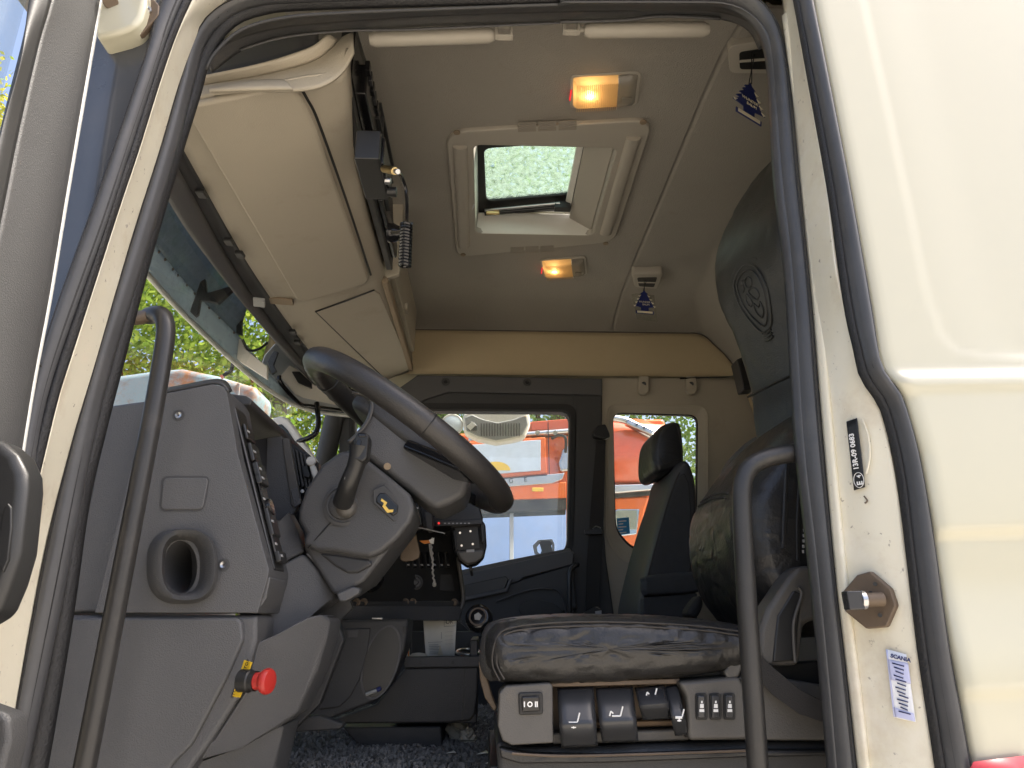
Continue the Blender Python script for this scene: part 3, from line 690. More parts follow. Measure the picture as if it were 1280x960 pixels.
# ================================================================== ROOF FITTINGS
# hatch
ht = thing('roof_hatch', 'beige framed roof hatch with dirty glass pane, tilted open in the ceiling', 'roof hatch', (.17, 2.15, 1.37))
def zpt(px, Z): return [PZ(u, v, Z) for u, v in px]
of = rounded(zpt([(557, 166), (818, 150), (768, 303), (571, 322)], 1.365), .07, 8)
inn = rounded([Vector((x, y, 1.365)) for x, y in [(HX0, HY0), (HX1, HY0), (HX1, HY1), (HX0, HY1)]], .03, 6)
ring('frame', of, inn, (0, 0, .025), 'hatch_plastic', ht, n=120, bevel=.006)
of2 = rounded(zpt([(560, 168), (814, 153), (766, 300), (573, 319)], 1.374), .07, 8)
# raised ribs left and right, vents near and far
for us in ([(575, 183), (580, 308)], [(792, 172), (757, 292)]):
    a, b = PZ(*us[0], 1.362), PZ(*us[1], 1.362); tube('rib', [a, a.lerp(b, .5), b], .022, 'hatch_plastic', ht, seg=12, flat=.5, smoothpath=False)
for (u0, u1, v0, v1, vt) in [(646, 722, 153, 165, 155), (637, 693, 309, 317, 310)]:
    for g in range(3):
        for k in range(5):
            t = (k+.5)/5; ua = u0+(u1-u0)*(g+.06)/3; ub = u0+(u1-u0)*(g+.94)/3
            sl = -(ua-u0)*.04
            a = PZ(ua, v0+(v1-v0)*t+sl, 1.364); b = PZ(ub, v0+(v1-v0)*t-(ub-u0)*.04, 1.364)
            extrude('vent_slot', [a+Vector((0, -.0035, 0)), b+Vector((0, -.0035, 0)), b+Vector((0, .0035, 0)), a+Vector((0, .0035, 0))], (0, 0, -.0015), 'vent_slot', ht, bevel=0)
for u, v in [(571, 165), (804, 152), (757, 304), (579, 318)]:
    c = PZ(u, v, 1.363); cyl('screw_cap', c, c+Vector((0, 0, -.004)), .010, 'beige_dark', ht)
# inner collar walls up to the outer roof
z0, z1 = 1.366, 1.452
for nm, P in [('collar_wall', [(HX1, HY0-.01, z0), (HX1, HY1+.01, z0), (HX1-.01, HY1+.01, z1), (HX1-.01, HY0-.01, z1)]), ('collar_wall', [(HX0, HY0-.01, z0), (HX0, HY1+.01, z0), (HX0+.01, HY1+.01, z1), (HX0+.01, HY0-.01, z1)])]:
    extrude(nm, P, (.018 if P[0][0] > .1 else -.018, 0, 0), 'hatch_plastic', ht, bevel=.003)
extrude('collar_wall', [(HX0-.002, HY1, z0), (HX1+.002, HY1, z0), (HX1+.002, HY1-.005, z1), (HX0-.002, HY1-.005, z1)], (0, .018, 0), 'plastic_white', ht, bevel=.003)
extrude('collar_wall', [(HX0-.002, HY0, z0), (HX1+.002, HY0, z0), (HX1+.002, HY0+.005, z1), (HX0-.002, HY0+.005, z1)], (0, -.018, 0), 'hatch_plastic', ht, bevel=.003)
# white inner lip and roller blind at right
extrude('blind_case', [(HX1-.085, HY0-.01, 1.435), (HX1-.004, HY0-.01, 1.385), (HX1-.004, HY1, 1.385), (HX1-.085, HY1, 1.435)], (0, 0, .012), 'hatch_plastic', ht, bevel=.004)
extrude('blind_edge', [(HX1-.108, HY0-.01, 1.446), (HX1-.087, HY0-.01, 1.438), (HX1-.087, HY1-.02, 1.438), (HX1-.108, HY1-.02, 1.446)], (0, 0, .010), 'plastic_white', ht, bevel=.003)
lz = 1.458
lid_o = rounded(zpt([(590, 172), (738, 164), (724, 262), (597, 270)], lz), .05, 6); lid_i = rounded(zpt([(605, 186), (726, 178), (713, 243), (608, 252)], lz), .03, 6)
ring('lid_frame', lid_o, lid_i, (0, 0, .02), 'ink_black', ht, n=96, bevel=.003)
extrude('lid_glass', rounded(zpt([(603, 184), (728, 176), (715, 245), (606, 254)], lz+.008), .03, 6), (0, 0, .005), 'hatch_glass', ht, bevel=0, label='pale dirty glass pane of the roof hatch')
a, b = PZ(606, 267, 1.435), PZ(712, 257, 1.435)
tube('crank_bar', [a, b], .008, 'black_plastic', ht, smoothpath=False); tube('crank_rod', [PZ(606, 263, 1.44), PZ(700, 254, 1.44)], .006, 'steel', ht, smoothpath=False)
box('crank_box', PZ(703, 258, 1.435), (.06, .03, .03), 'black_plastic', ht); box('crank_clip', PZ(616, 266, 1.43), (.05, .012, .012), 'brass', ht)
box('latch', PZ(760, 238, 1.40), (.012, .05, .03), 'ink_black', ht); box('latch', PZ(757, 250, 1.375), (.006, .06, .012), 'ink_black', ht)
tube('latch', [PZ(590, 245, 1.38), PZ(592, 254, 1.37), PZ(590, 262, 1.37)], .005, 'steel', ht)

# ceiling lamps, both lit
def ceiling_lamp(label, corners, Z, power):
    c = zpt(corners, Z); cen = sum(c, Vector())/4
    t = thing('ceiling_lamp', label, 'lamp', cen, 'lit lamps on the cab ceiling')
    Xd = ((c[1]-c[0])+(c[2]-c[3])).normalized(); hw = ((c[1]-c[0]).length+(c[2]-c[3]).length)/4; hd = ((c[3]-c[0]).length+(c[2]-c[1]).length)/4
    Yd = Vector((-Xd.y, Xd.x, 0))
    P = lambda x, y, z=0: cen+Xd*x*hw+Yd*y*hd+Vector((0, 0, z))
    zb = 1.385-Z
    # lens: domed sheet in two tints
    def dome(x0, x1, m, nm, ins=0):
        n = 16; V = []; Fc = []
        for i in range(n+1):
            for j in range(n+1):
                x = x0+(x1-x0)*i/n; y = -1+2*j/n
                e = max(abs(x), abs(y)*.98); h = (1-min(1, e)**6)
                V.append(P(x*.98, y*(.97-.12*max(0, abs(x)-.75)), .024-.026*h+ins))
        for i in range(n):
            for j in range(n): k = i*(n+1)+j; Fc.append((k, k+1, k+n+2, k+n+1))
        return mesh(nm, V, Fc, m, t, angle=80)
    dome(-1, .38, 'lens', 'lens'); dome(.385, 1, 'lens_clear', 'clear_lens')
    for k in range(22):
        x = -.84+1.2*k/21; tube('lens_rib', [P(x, -.85, -.0025), P(x, 0, -.0035), P(x, .85, -.0025)], .0012, 'lens', t, seg=5, smoothpath=False)
    extrude('bezel', rounded([P(-1.04, -1.08, .020), P(1.04, -1.08, .020), P(1.04, 1.08, .020), P(-1.04, 1.08, .020)], .018), (0, 0, .012), 'hatch_plastic', t, bevel=.002)
    extrude('divider', [P(.37, -.9, .002), P(.39, -.9, .002), P(.39, .9, .002), P(.37, .9, .002)], (0, 0, .02), 'white_print', t, bevel=0)
    box('switch', P(.66, .2, -.004), (.03, .02, .006), 'lens_clear', t)
    tube('bulb', [P(-.52, -.15, .012), P(-.36, -.05, .012)], .0055, 'bulb', t, smoothpath=False)
    box('indicator', P(-1.03, 0, .012), (.004, hd*.6, .010), 'red_led', t)
    ld = bpy.data.lights.new('lamp_light', 'POINT'); ld.energy = power; ld.color = (1.0, .62, .26); ld.shadow_soft_size = .006
    lo = bpy.data.objects.new('lamp_light', ld); COL.objects.link(lo); lo.location = P(-.44, -.1, .004); lo.parent = t; lo.matrix_parent_inverse = Matrix.Translation(-cen)
    return t
ceiling_lamp('larger looking lit amber ceiling lamp between hatch and near door', [(713, 103), (800, 100), (796, 137), (716, 143)], 1.352, .17)
ceiling_lamp('smaller looking lit amber ceiling lamp on the far side of the hatch', [(677, 331), (735, 328), (730, 348), (679, 352)], 1.352, .15)

# roller blinds along the near header
def blind(label, u0, u1, v0, v1, clip_u, end):
    t = thing('roller_blind', label, 'blind', PY((u0+u1)/2, (v0+v1)/2, 1.27), 'roller blinds over the near door')
    a, b = PY(u0, v0, 1.245), PY(u1, v1, 1.245); d = (b-a).normalized()
    pr = [(0, .003)]
    tube('roll', [a, a+d*.012, a.lerp(b, .5), b-d*.012, b], lambda s: .0165 if .03 < s < .97 else .011, 'hatch_plastic', t, seg=16, smoothpath=False)
    c = PY(clip_u, (v1 if end else v0)-3, 1.236)
    for dx in (-.016, .016): box('bracket', c+Vector((dx, 0, .004)), (.006, .014, .036), 'hatch_plastic', t, bevel=.0015)
    for dz in (-.012, .020): box('bracket', c+Vector((0, 0, dz)), (.028, .014, .006), 'hatch_plastic', t, bevel=.0015)
    cyl('pin', b if end else a, c+Vector((-.014 if end else .014, 0, -.004)), .0055, 'hatch_plastic', t)
    return t
blind('beige roller blind over the front half of the near door', 462, 618, 49, 44, 630, True)
blind('beige roller blind over the rear half of the near door', 730, 886, 38, 37, 714, False)

# coat hook recesses with scented trees
def hook(label, px, Z, dz):
    t = thing('ceiling_hook', label, 'hook', sum(zpt(px, Z), Vector())/4)
    P = zpt(px, Z)
    n = len(P); c = sum(P, Vector())/n
    extrude('cover', rounded([c+(p-c)*1.0 for p in P], .02), (0, 0, 1.392-Z), 'hatch_plastic', t, bevel=.010, seg=4)
    q = [c+(p-c)*.62+Vector((0, .004, -.0015)) for p in P]
    extrude('recess', rounded(q, .01), (0, 0, .004), 'ink_black', t, bevel=0)
    tube('bar', [q[0].lerp(q[3], .5), q[1].lerp(q[2], .5)], .004, 'hatch_plastic', t, smoothpath=False)
    return c
c1 = hook('beige coat hook on the ceiling near the far side', [(789, 343), (830, 342), (823, 362), (793, 360)], 1.345, 0)
c2 = hook('coat hook in the dark corner of the ceiling by the near pillar', [(910, 58), (985, 46), (985, 92), (912, 92)], 1.335, 0)
SIL = [(-.02, 1.0), (-.05, .93), (-.16, .86), (-.10, .83), (-.22, .74), (-.14, .72), (-.30, .60), (-.20, .585), (-.38, .46), (-.26, .45), (-.46, .31), (-.16, .27), (-.15, .12), (-.36, .12), (-.36, 0), (.36, 0), (.36, .12), (.15, .12), (.16, .27), (.46, .31), (.26, .45), (.38, .46), (.20, .585), (.30, .60), (.14, .72), (.22, .74), (.10, .83), (.16, .86), (.05, .93), (.02, 1.0)]
def freshener(label, top, h, turn, lean, wrap, hang):
    t = thing('air_freshener', label, 'air freshener', top-Vector((0, 0, h)), 'scented trees hanging from ceiling hooks')
    R = Matrix.Rotation(turn, 3, 'Z') @ Matrix.Rotation(lean, 3, 'Y')
    Q = lambda x, z, y=0: top+R @ Vector((x*h, y, (z-1)*h))
    extrude('tree_card', [Q(x, z) for x, z in SIL], R @ Vector((0, .0022, 0)), 'navy', t, bevel=0)
    for side in (-1, 1):
        for k, (z0_, w0) in enumerate([(.74, .17), (.60, .24), (.46, .31), (.31, .38)]):
            if side < 0 and not wrap and k < 3: continue
            extrude('cream_tip', [Q(side*(w0-.05), z0_+.05, -.0012), Q(side*(w0+.075), z0_+.012, -.0012), Q(side*(w0+.02), z0_-.03, -.0012)], R @ Vector((0, .001, 0)), 'tree_cream', t, bevel=0)
    extrude('base_label', [Q(x, z, -.0012) for x, z in [(-.31, .022), (.31, .022), (.31, .105), (-.31, .105)]], R @ Vector((0, .001, 0)), 'tree_cream', t, bevel=0)
    text('lettering', 'WUNDER', Q(0, .46, -.0016), R @ Vector((1, 0, 0)), R @ Vector((0, 0, 1)), h*.075, 'tree_cream', t, 'CENTER')
    text('lettering', 'BAUM', Q(.05, .35, -.0016), R @ Vector((1, 0, 0)), R @ Vector((0, 0, 1)), h*.075, 'tree_cream', t, 'CENTER')
    text('lettering', 'new car', Q(0, .045, -.0016), R @ Vector((1, 0, 0)), R @ Vector((0, 0, 1)), h*.04, 'navy', t, 'CENTER') if False else None
    tube('string', [Q(0, 1, -.001), Q(.01, 1.04, -.003), hang+Vector((-.004, 0, 0))], .0013, 'ink_black', t, seg=6)
    tube('string', [Q(0, 1, .001), Q(-.01, 1.04, .003), hang+Vector((.006, .006, 0))], .0013, 'ink_black', t, seg=6)
    if wrap:
        extrude('wrapper', [Q(x, z, .003) for x, z in [(-.50, .80), (-.30, .86), (.42, .84), (.50, -.28), (-.32, -.24)]], R @ Vector((0, .001, 0)), 'cellophane', t, bevel=0)
    return t
y1_ = c1.y
freshener('navy tree shaped air freshener in its clear wrapper, hanging at the far side', PY(805, 363, y1_-.01), .105, .10, .02, True, c1+Vector((-.01, -.01, 0)))
y2_ = c2.y
freshener('navy tree shaped air freshener with cream edge tips hanging by the near pillar', PY(938, 104, y2_-.02),   .112, .45, .18, False, c2+Vector((-.02, -.02, 0)))
# coat pegs on the far lining, and a small black speaker at the back
for i, (u, lab) in enumerate([(805, 'left one of two beige coat pegs above the far rear window'), (864.5, 'right one of two beige coat pegs above the far rear window')]):
    t = thing('coat_peg', lab, 'coat peg', PY(u, 490, 3.17), 'beige coat pegs')
    prism('plate', [(u-6, 470), (u+6, 470), (u+6.5, 488), (u+3, 492), (u-3.5, 492), (u-6.5, 488)], 3.150, .03, 'beige', t, bevel=.004)
    cyl('hole', PY(u-.3, 480, 3.1495), PY(u-.3, 480, 3.153), .011, 'ink_black', t, bevel=0)
t = thing('small_speaker', 'small black box speaker on the rear wall behind the driver seat', 'speaker', PY(932, 486, 2.5))
prism('case', [(921, 449), (936, 443), (942, 446), (944, 486), (930, 487)], 2.48, .07, 'black_plastic', t, bevel=.004)
prism('grille', [(925, 452), (935, 449), (938, 482), (930, 483)], 2.4785, .003, 'ink_black', t, bevel=0)
tube('cable', [PY(921, 468, 2.6), PY(912, 471, 3.0), PY(880, 472, 3.14), PY(850, 473, 3.148)], .004, 'ink_black', t, seg=6)

# ================================================================== DASHBOARD
dash = thing('dashboard', 'dark grey wrap-around dashboard with side air duct, switches and knee panels', 'dashboard', (-.55, 2.0, -.25))
prism('pillar_trim', [(136, 507), (200, 498), (205, 600), (160, 766), (84, 766), (108, 640)], 1.236, .05, 'dash', dash, bevel=.006)
prism('pillar_trim', [(84, 769), (158, 769), (120, 1010), (30, 1010)], 1.236, .05, 'dash', dash, bevel=.006)
END = [(186, 497), (205, 492), (240, 485), (266, 480), (279, 483), (284, 492), (288, 515), (297, 568), (336, 712), (334, 725), (322, 766), (118, 766)]
HOLE = [PY(225+21*math.cos(a), 709+33*math.sin(a), 1.215) for a in [2*math.pi*k/40 for k in range(40)]]
ring('end_panel', [PY(u, v, 1.215) for u, v in END], HOLE, (0, .125, 0), 'dash', dash, bevel=.014, n=24, centre=PY(225, 709, 1.215), label='grained grey end panel of the dashboard facing the door')
strip('end_cap_ridge', [(205, 491), (240, 484), (266, 479), (278, 481), (285, 490)], 1.225, [(206, 487), (242, 480), (268, 475.5), (282, 478), (289, 490)], 1.31, .004, 'dash_dark', dash, n=24, k=5, th=.006)
prism('access_cover', [(204, 597), (257, 597), (260, 601), (253, 637), (204, 637), (201, 633)], 1.2125, .006, 'dash', dash, bevel=.002, r=.01)
prism('cover_gap', [(202, 595), (259, 595), (262, 600), (255, 639), (203, 639), (199, 634)], 1.2142, .004, 'dash_dark', dash, bevel=0, r=.012)
for u, v in [(223, 519), (279.5, 706)]: screw(dash, PY(u, v, 1.2145), (0, -1, 0), .006)
# oval duct mouth
def oval(cu, cv, hw, hh, Y, sk=0, n=40):
    out = []
    for i in range(n):
        a = 2*math.pi*i/n; c, s = math.cos(a), math.sin(a)
        x = hw*math.copysign(abs(c)**.75, c); y = hh*math.copysign(abs(s)**.75, s)
        out.append(PY(cu+x+sk*y, cv+y, Y))
    return out
L = [oval(227, 708, 44, 47, 1.2155), oval(228, 708, 44, 47, 1.206), oval(231, 707, 41, 45, 1.196), oval(232, 706, 36, 44, 1.190), oval(232, 706, 30, 39, 1.191), oval(230, 707, 25, 35, 1.202), oval(226, 709, 20, 32, 1.225), oval(223, 710, 17, 30, 1.26)]
V = [p for l in L for p in l]; Fc = []
for i in range(len(L)-1):
    for k in range(40): Fc.append((i*40+k, i*40+(k+1) % 40, (i+1)*40+(k+1) % 40, (i+1)*40+k))
mesh('air_duct', V, Fc, 'dash_dark', dash, angle=60, label='oval rubber air duct mouth in the dashboard end')
extrude('duct_throat', oval(223, 710, 26, 40, 1.335), (0, .01, 0), 'ink_black', dash, bevel=0)
# switches on the rear-facing edge of the end panel
def edge_pt(t, y):
    a, b = PY(288, 515, 1.215), PY(336, 712, 1.215); p = a.lerp(b, t); p.y = y; return p
ed = (PY(336, 712, 1.215)-PY(288, 515, 1.215)).normalized(); en = Vector((-ed.z, 0, ed.x)); en = en if en.x > 0 else -en
Rm = Matrix((en, Vector((0, 1, 0)), ed)).transposed()
box('switch_strip', edge_pt(.46, 1.275)+en*.0, (.006, .06, .30), 'black_plastic', dash, rot=Rm)
for t, h, l in [(.10, .014, .03), (.24, .018, .035), (.36, .024, .028), (.42, .024, .020), (.55, .010, .06), (.70, .020, .05), (.84, .012, .035), (.92, .022, .02)]:
    h *= .45; box('switch', edge_pt(t, 1.275)+en*(.004+h/2), (h, .045, l), 'black_plastic', dash, rot=Rm, bevel=.003)
    box('switch_mark', edge_pt(t, 1.262)+en*(.0045+h), (.001, .012, .004), 'grey_print', dash, rot=Rm, bevel=0)
cyl('knob', edge_pt(.60, 1.275)+en*.004, edge_pt(.60, 1.275)+en*.016, .015, 'gloss_black', dash)
prism('end_foot', [(322, 742), (334, 720), (338, 722), (333, 748), (320, 767), (308, 766)], 1.22, .10, 'dash', dash, bevel=.006)
# instrument hood, cluster recess
hd = [(-.62, .395), (-.60, .410), (-.52, .418), (-.462, .410), (-.448, .400), (-.452, .391), (-.50, .388), (-.60, .386)]
extrude('instrument_hood', [Vector((x, 1.335, z)) for x, z in hd], (0, .86, 0), 'dash_dark', dash, bevel=.004)
box('cluster_face', (-.565, 1.46, .25), (.02, .24, .28), 'dash_dark', dash)
slanted('cluster_cheek', [(306, 552, 1.46), (334, 546, 1.545), (333, 640, 1.545), (318, 690, 1.46)], 'dash_dark', dash, th=.03)
prism('cluster_cheek', [(333, 547), (353, 545), (360, 580), (372, 634), (362, 650), (330, 655)], 1.54, .02, 'dash', dash, bevel=.003)
prism('trim_strip', [(352, 548), (361, 547), (376, 628), (368, 634), (364, 632)], 1.534, .012, 'seat_plastic', dash, bevel=.002)
prism('trim_strip', [(362.5, 612), (372, 609), (376.5, 629), (368, 635)], 1.532, .012, 'dash', dash, bevel=.002)
# centre vent with slats
prism('vent_case', [(362, 552), (384, 566), (398, 578), (399, 600), (390, 640), (376, 640)], 1.60, .03, 'ink_black', dash, bevel=.003)
for k in range(6):
    u = 364+k*5; slanted('vent_slat', [(u, 558+k*2.8, 1.588), (u+3, 560+k*2.8, 1.588), (u+11, 606+k*2, 1.588), (u+8, 606+k*2, 1.588)], 'dash_dark', dash, th=.02, bevel=.001)
prism('vent_tab', [(376, 583), (384, 581), (388, 594), (386, 598), (379, 596)], 1.580, .012, 'black_plastic', dash, bevel=.003)
prism('dash_button', [(376, 612), (383, 610), (386, 622), (379, 624)], 1.585, .02, 'gloss_black', dash, bevel=.002)
cyl('dash_light', PY(378, 614, 1.584), PY(378, 614, 1.581), .004, 'white_print', dash)
# ledge and knee panels between the end panel and the column
slanted('ledge', [(317, 625, 1.345), (341, 651, 1.36), (350, 648, 1.40), (360, 638, 1.44), (372, 662, 1.44), (380, 689, 1.41), (336, 712, 1.345)], 'dash', dash, th=.05, bevel=.008)
slanted('knee_panel', [(336, 713, 1.335), (378, 691, 1.40), (398, 712, 1.41), (418, 742, 1.42), (416, 752, 1.42), (385, 772, 1.40), (345, 800, 1.36), (318, 812, 1.33), (322, 766, 1.33)], 'dash', dash, th=.06, bevel=.008)
slanted('knee_bolster', [(379, 690, 1.40), (398, 690, 1.42), (430, 716, 1.43), (438, 728, 1.43), (419, 741, 1.42), (398, 711, 1.41)], 'dash', dash, th=.06, bevel=.006)
prism('vent_backing', [(345, 606), (397, 602), (399, 700), (335, 700)], 1.632, .02, 'dash_dark', dash, bevel=0)
prism('knee_backing', [(300, 640), (420, 690), (440, 760), (400, 800), (300, 830)], 1.50, .02, 'dash_dark', dash, bevel=0)
# lower end panels
prism('lower_panel', [(84, 769), (300, 769), (322, 768.5), (321, 800), (304, 862), (264, 926), (236, 965), (215, 1010), (30, 1010)], 1.220, .10, 'dash', dash, bevel=.008)
prism('lower_panel_face', [(88, 772), (296, 772), (302, 777), (304, 800), (284, 846), (240, 930), (214, 957), (196, 1010), (34, 1010)], 1.211, .03, 'dash', dash, bevel=.010, seg=4)
slanted('kick_panel', [(321, 803, 1.235), (345, 793, 1.26), (385, 771, 1.29), (404, 768, 1.31), (413, 774, 1.33), (411, 792, 1.33), (398, 836, 1.33), (372, 892, 1.33), (345, 911, 1.30), (300, 934, 1.26), (216, 962, 1.235), (240, 934, 1.23), (266, 924, 1.23), (304, 866, 1.23)], 'dash', dash, th=.10, bevel=.018, seg=4)
slanted('kick_panel', [(214, 963, 1.245), (300, 936, 1.27), (348, 909, 1.31), (356, 905, 1.33), (344, 960, 1.33), (326, 1010, 1.33), (190, 1010, 1.245)], 'dash', dash, th=.10, bevel=.010)
prism('foot_well_side', [(330, 800), (420, 765), (430, 800), (400, 880), (355, 925), (330, 930)], 1.52, .03, 'dash_dark', dash, bevel=.004)
prism('foot_well_side', [(356, 905), (380, 895), (400, 895), (430, 905), (425, 912), (360, 916)], 1.56, .03, 'dash_dark', dash, bevel=.004)
screw(dash, PY(118, 791, 1.2355), (0, -1, 0), .008, 'ink_black', 'ink_black')
# steering column with cowls
YC = lambda u, o=0: 1.330+(519-u)/147*.06+o
slanted('column_body', [(u, v, YC(u, .020)) for u, v in [(432, 566), (462, 577), (512, 620), (518, 636), (509, 657), (482, 692), (455, 727), (442, 735), (428, 745), (416, 743), (397, 712), (378, 684), (384, 668), (375, 650), (384, 612)]], 'dash', dash, th=.17, bevel=.014, seg=4)
COWL = [(427, 562), (445, 566), (462, 576), (490, 598), (512, 617), (519, 635), (513, 653), (496, 674), (478, 690), (462, 697), (440, 694), (418, 690), (396, 689), (377, 681), (382, 667), (373, 652), (372, 638), (382, 610), (402, 580)]
YC = lambda u, o=0: 1.330+(519-u)/147*.06+o
slanted('column_cowl', [(u, v, YC(u)) for u, v in COWL], 'dash', dash, th=.10, bevel=.014, seg=4, label='dark grey steering column cowl')
slanted('column_painted_shade', [(u, v, YC(u, .014)) for u, v in [(398, 691), (420, 693), (444, 697), (462, 699), (466, 706), (448, 716), (434, 717), (416, 706)]], 'dash_dark', dash, th=.02, bevel=.006)  # darker facet: shade of the recess under the cowl, put in as colour
prism('column_bracket', [(420, 742), (440, 733), (450, 735), (449, 742), (432, 752), (424, 752)], 1.37, .03, 'dash', dash, bevel=.004)
tube('cowl_seam', [PY(416, 650, YC(416)), PY(400, 668, YC(400)), PY(385, 685, YC(385, .003))], .0014, 'ink_black', dash, seg=5)
c = PY(430, 631, YC(430))
lathe('stalk_boot', c, (0, -1, 0), [(.040, -.002), (.040, .002), (.034, .004), (.032, .002), (.029, .002), (.027, .008), (.02, .012), (.012, .013)], 'dash_dark', dash)
lathe('stalk_ball', PY(433, 634, YC(433, -.008)), (0, -1, .0), [(.020, 0), (.019, .006), (.014, .011), (.006, .014)], 'seat_plastic', dash)
prism('switch_recess', [(466, 612), (480, 606), (503, 630), (500, 650), (492, 652), (466, 628)], 1.3390, .012, 'dash_dark', dash, bevel=.002)
sw = prism('column_switch', [(474, 616), (482, 616), (498, 632), (497, 641), (491, 645), (470, 628), (470, 622)], 1.336, .012, 'gloss_black', dash, bevel=.003)
sw['label'] = 'black rocker switch with yellow symbol'
for P in ([(477, 623), (484, 628), (482, 632), (486, 637), (492, 637), (491, 640), (484, 641), (478, 633), (480, 629), (476, 626)],):
    prism('symbol', P, 1.3354, .001, 'gold_print', sw, bevel=0)
# column stalk
st = thing('column_stalk', 'black angled lever with a button end on the steering column', 'stalk', PY(430, 631, 1.34))
tube('arm', [PY(429, 628, 1.35), PY(436, 605, 1.315), PY(444, 585, 1.305), PY(448, 570, 1.30), PY(450, 558, 1.298)], lambda s: .0195-.003*math.sin(s*3.1), 'black_plastic', st, seg=14)
prism('head', [(440, 566), (444, 543), (450, 539), (459, 541), (462, 546), (459, 572), (453, 578), (441, 574)], 1.284, .035, 'black_plastic', st, bevel=.006, seg=3)
prism('button', [(446, 550), (450, 548), (452, 551), (450, 562), (447, 563), (444, 560)], 1.2815, .006, 'gloss_black', st, bevel=.002)
prism('end_button', [(447, 541), (457, 542), (458, 546), (448, 546)], 1.2815, .006, 'gloss_black', st, bevel=.002)
cyl('pin_hole', PY(435, 598, 1.2965), PY(435, 598, 1.30), .006, 'grey_print', st, bevel=0)

# ---- steering wheel
A_, B_ = PY(388, 455, 1.45), PY(638, 633, 1.45); Cw = (A_+B_)/2; RW = (B_-A_).length/2-.0225
e1 = (B_-A_).normalized(); e2 = Vector((0, 1, 0)); nW = Vector((-e1.z, 0, e1.x)); nW = nW if nW.z > 0 else -nW
sw_ = thing('steering_wheel', 'large black leather steering wheel tilted over its column', 'steering wheel', Cw)
rimpts = [Cw+e1*math.cos(a)*RW+e2*math.sin(a)*RW for a in [2*math.pi*i/96 for i in range(96)]]
def rimr(s): return .0240+.0010*math.sin(s*2*math.pi*40)*(1 if .42 < s < .60 else 0)
tube('rim', rimpts, rimr, 'leather_rim', sw_, closed=True, seg=18, smoothpath=False)
for s in (.0, .20, .46, .80):
    a = 2*math.pi*s; c = Cw+e1*math.cos(a)*RW+e2*math.sin(a)*RW; rad = e1*math.cos(a)+e2*math.sin(a)
    tube('rim_seam', [c+rad*math.cos(b)*.0245+nW*math.sin(b)*.0245 for b in [2*math.pi*k/20 for k in range(20)]], .0012, 'ink_black', sw_, closed=True, seg=5, smoothpath=False)
pts = []
for i in range(97):
    a = 2*math.pi*i/96; c = Cw+e1*math.cos(a)*(RW-.016)+e2*math.sin(a)*(RW-.016)-nW*.015; pts.append(c)
tube('stitching', pts[:-1], .0016, 'stitch', sw_, closed=True, seg=5, smoothpath=False)
HUB = [(463, 499), (500, 511), (530, 535), (560, 560), (588, 590), (586, 604), (581, 620), (562, 630), (545, 637), (530, 627), (494, 600), (460, 573), (437, 552), (450, 532), (462, 513)]
prism('hub', HUB, 1.365, .17, 'dash', sw_, bevel=.024, seg=5)
strip('hub_edge', [(440, 491), (456, 497), (463, 506), (458, 525), (446, 541), (434, 552)], 1.362, [(442, 490), (459, 496), (467, 507), (462, 526), (450, 542), (438, 554)], 1.355, .003, 'seat_plastic', sw_, n=30, k=4, th=.003)
cyl('hub_hole', PY(484, 583, 1.3645), PY(484, 583, 1.36), .007, 'beige_dark', sw_, bevel=.001)
cyl('column_neck', Cw-nW*.10, Cw-nW*.22, .075, 'dash_dark', sw_)
def spoke(a, r0, r1, w0, w1, m, dn):
    rad = e1*math.cos(a)+e2*math.sin(a); tan = -e1*math.sin(a)+e2*math.cos(a)
    P = [Cw+rad*r0+tan*w0-nW*dn, Cw+rad*r1+tan*w1-nW*.004, Cw+rad*r1-tan*w1-nW*.004, Cw+rad*r0-tan*w0-nW*dn]
    extrude('spoke', P, -nW*.022, m, sw_, bevel=.006)
spoke(.72, .08, RW-.005, .05, .026, 'gloss_black', .02); spoke(-.72, .08, RW-.005, .05, .026, 'gloss_black', .02)
extrude('horn_pad', rounded([Cw+e1*x+e2*y-nW*.03 for x, y in [(-.12, -.085), (.13, -.10), (.13, .10), (-.12, .085)]], .05), nW*.05, 'dash_dark', sw_, bevel=.015)

# ---- emergency stop
es = thing('emergency_stop', 'red mushroom emergency stop button on a yellow plate beside the door', 'stop button', PY(308, 856, 1.22))
pl = slanted('plate', [(290, 871, 1.195), (300, 872, 1.185), (315, 828, 1.185), (305, 825, 1.195)], 'yellow', es, th=.004, bevel=.0005)
ax = Vector((.96, -.27, .0)).normalized(); c0 = PY(304, 851, 1.190)
lathe('collar', c0, ax, [(.0165, -.004), (.0165, .012), (.0145, .014), (.0145, .022)], 'ink_black', es)
lathe('button', c0+ax*.020, ax, [(.0125, 0), (.0125, .010), (.0165, .014), (.0185, .018), (.0185, .023), (.0165, .026), (.009, .0275), (.003, .0278)], 'red', es)
for k, s in ((0, 'STOP'), (1, 'STOP')):
    o = PY(294.8, 865, 1.186) if k == 0 else PY(310, 832, 1.185)
    text('lettering', s, o+Vector((0, -.003, 0)), PY(309, 826, 1.193)-PY(294, 868, 1.193), Vector((-1, .5, -.3)), .0055, 'ink_black', es, 'CENTER')

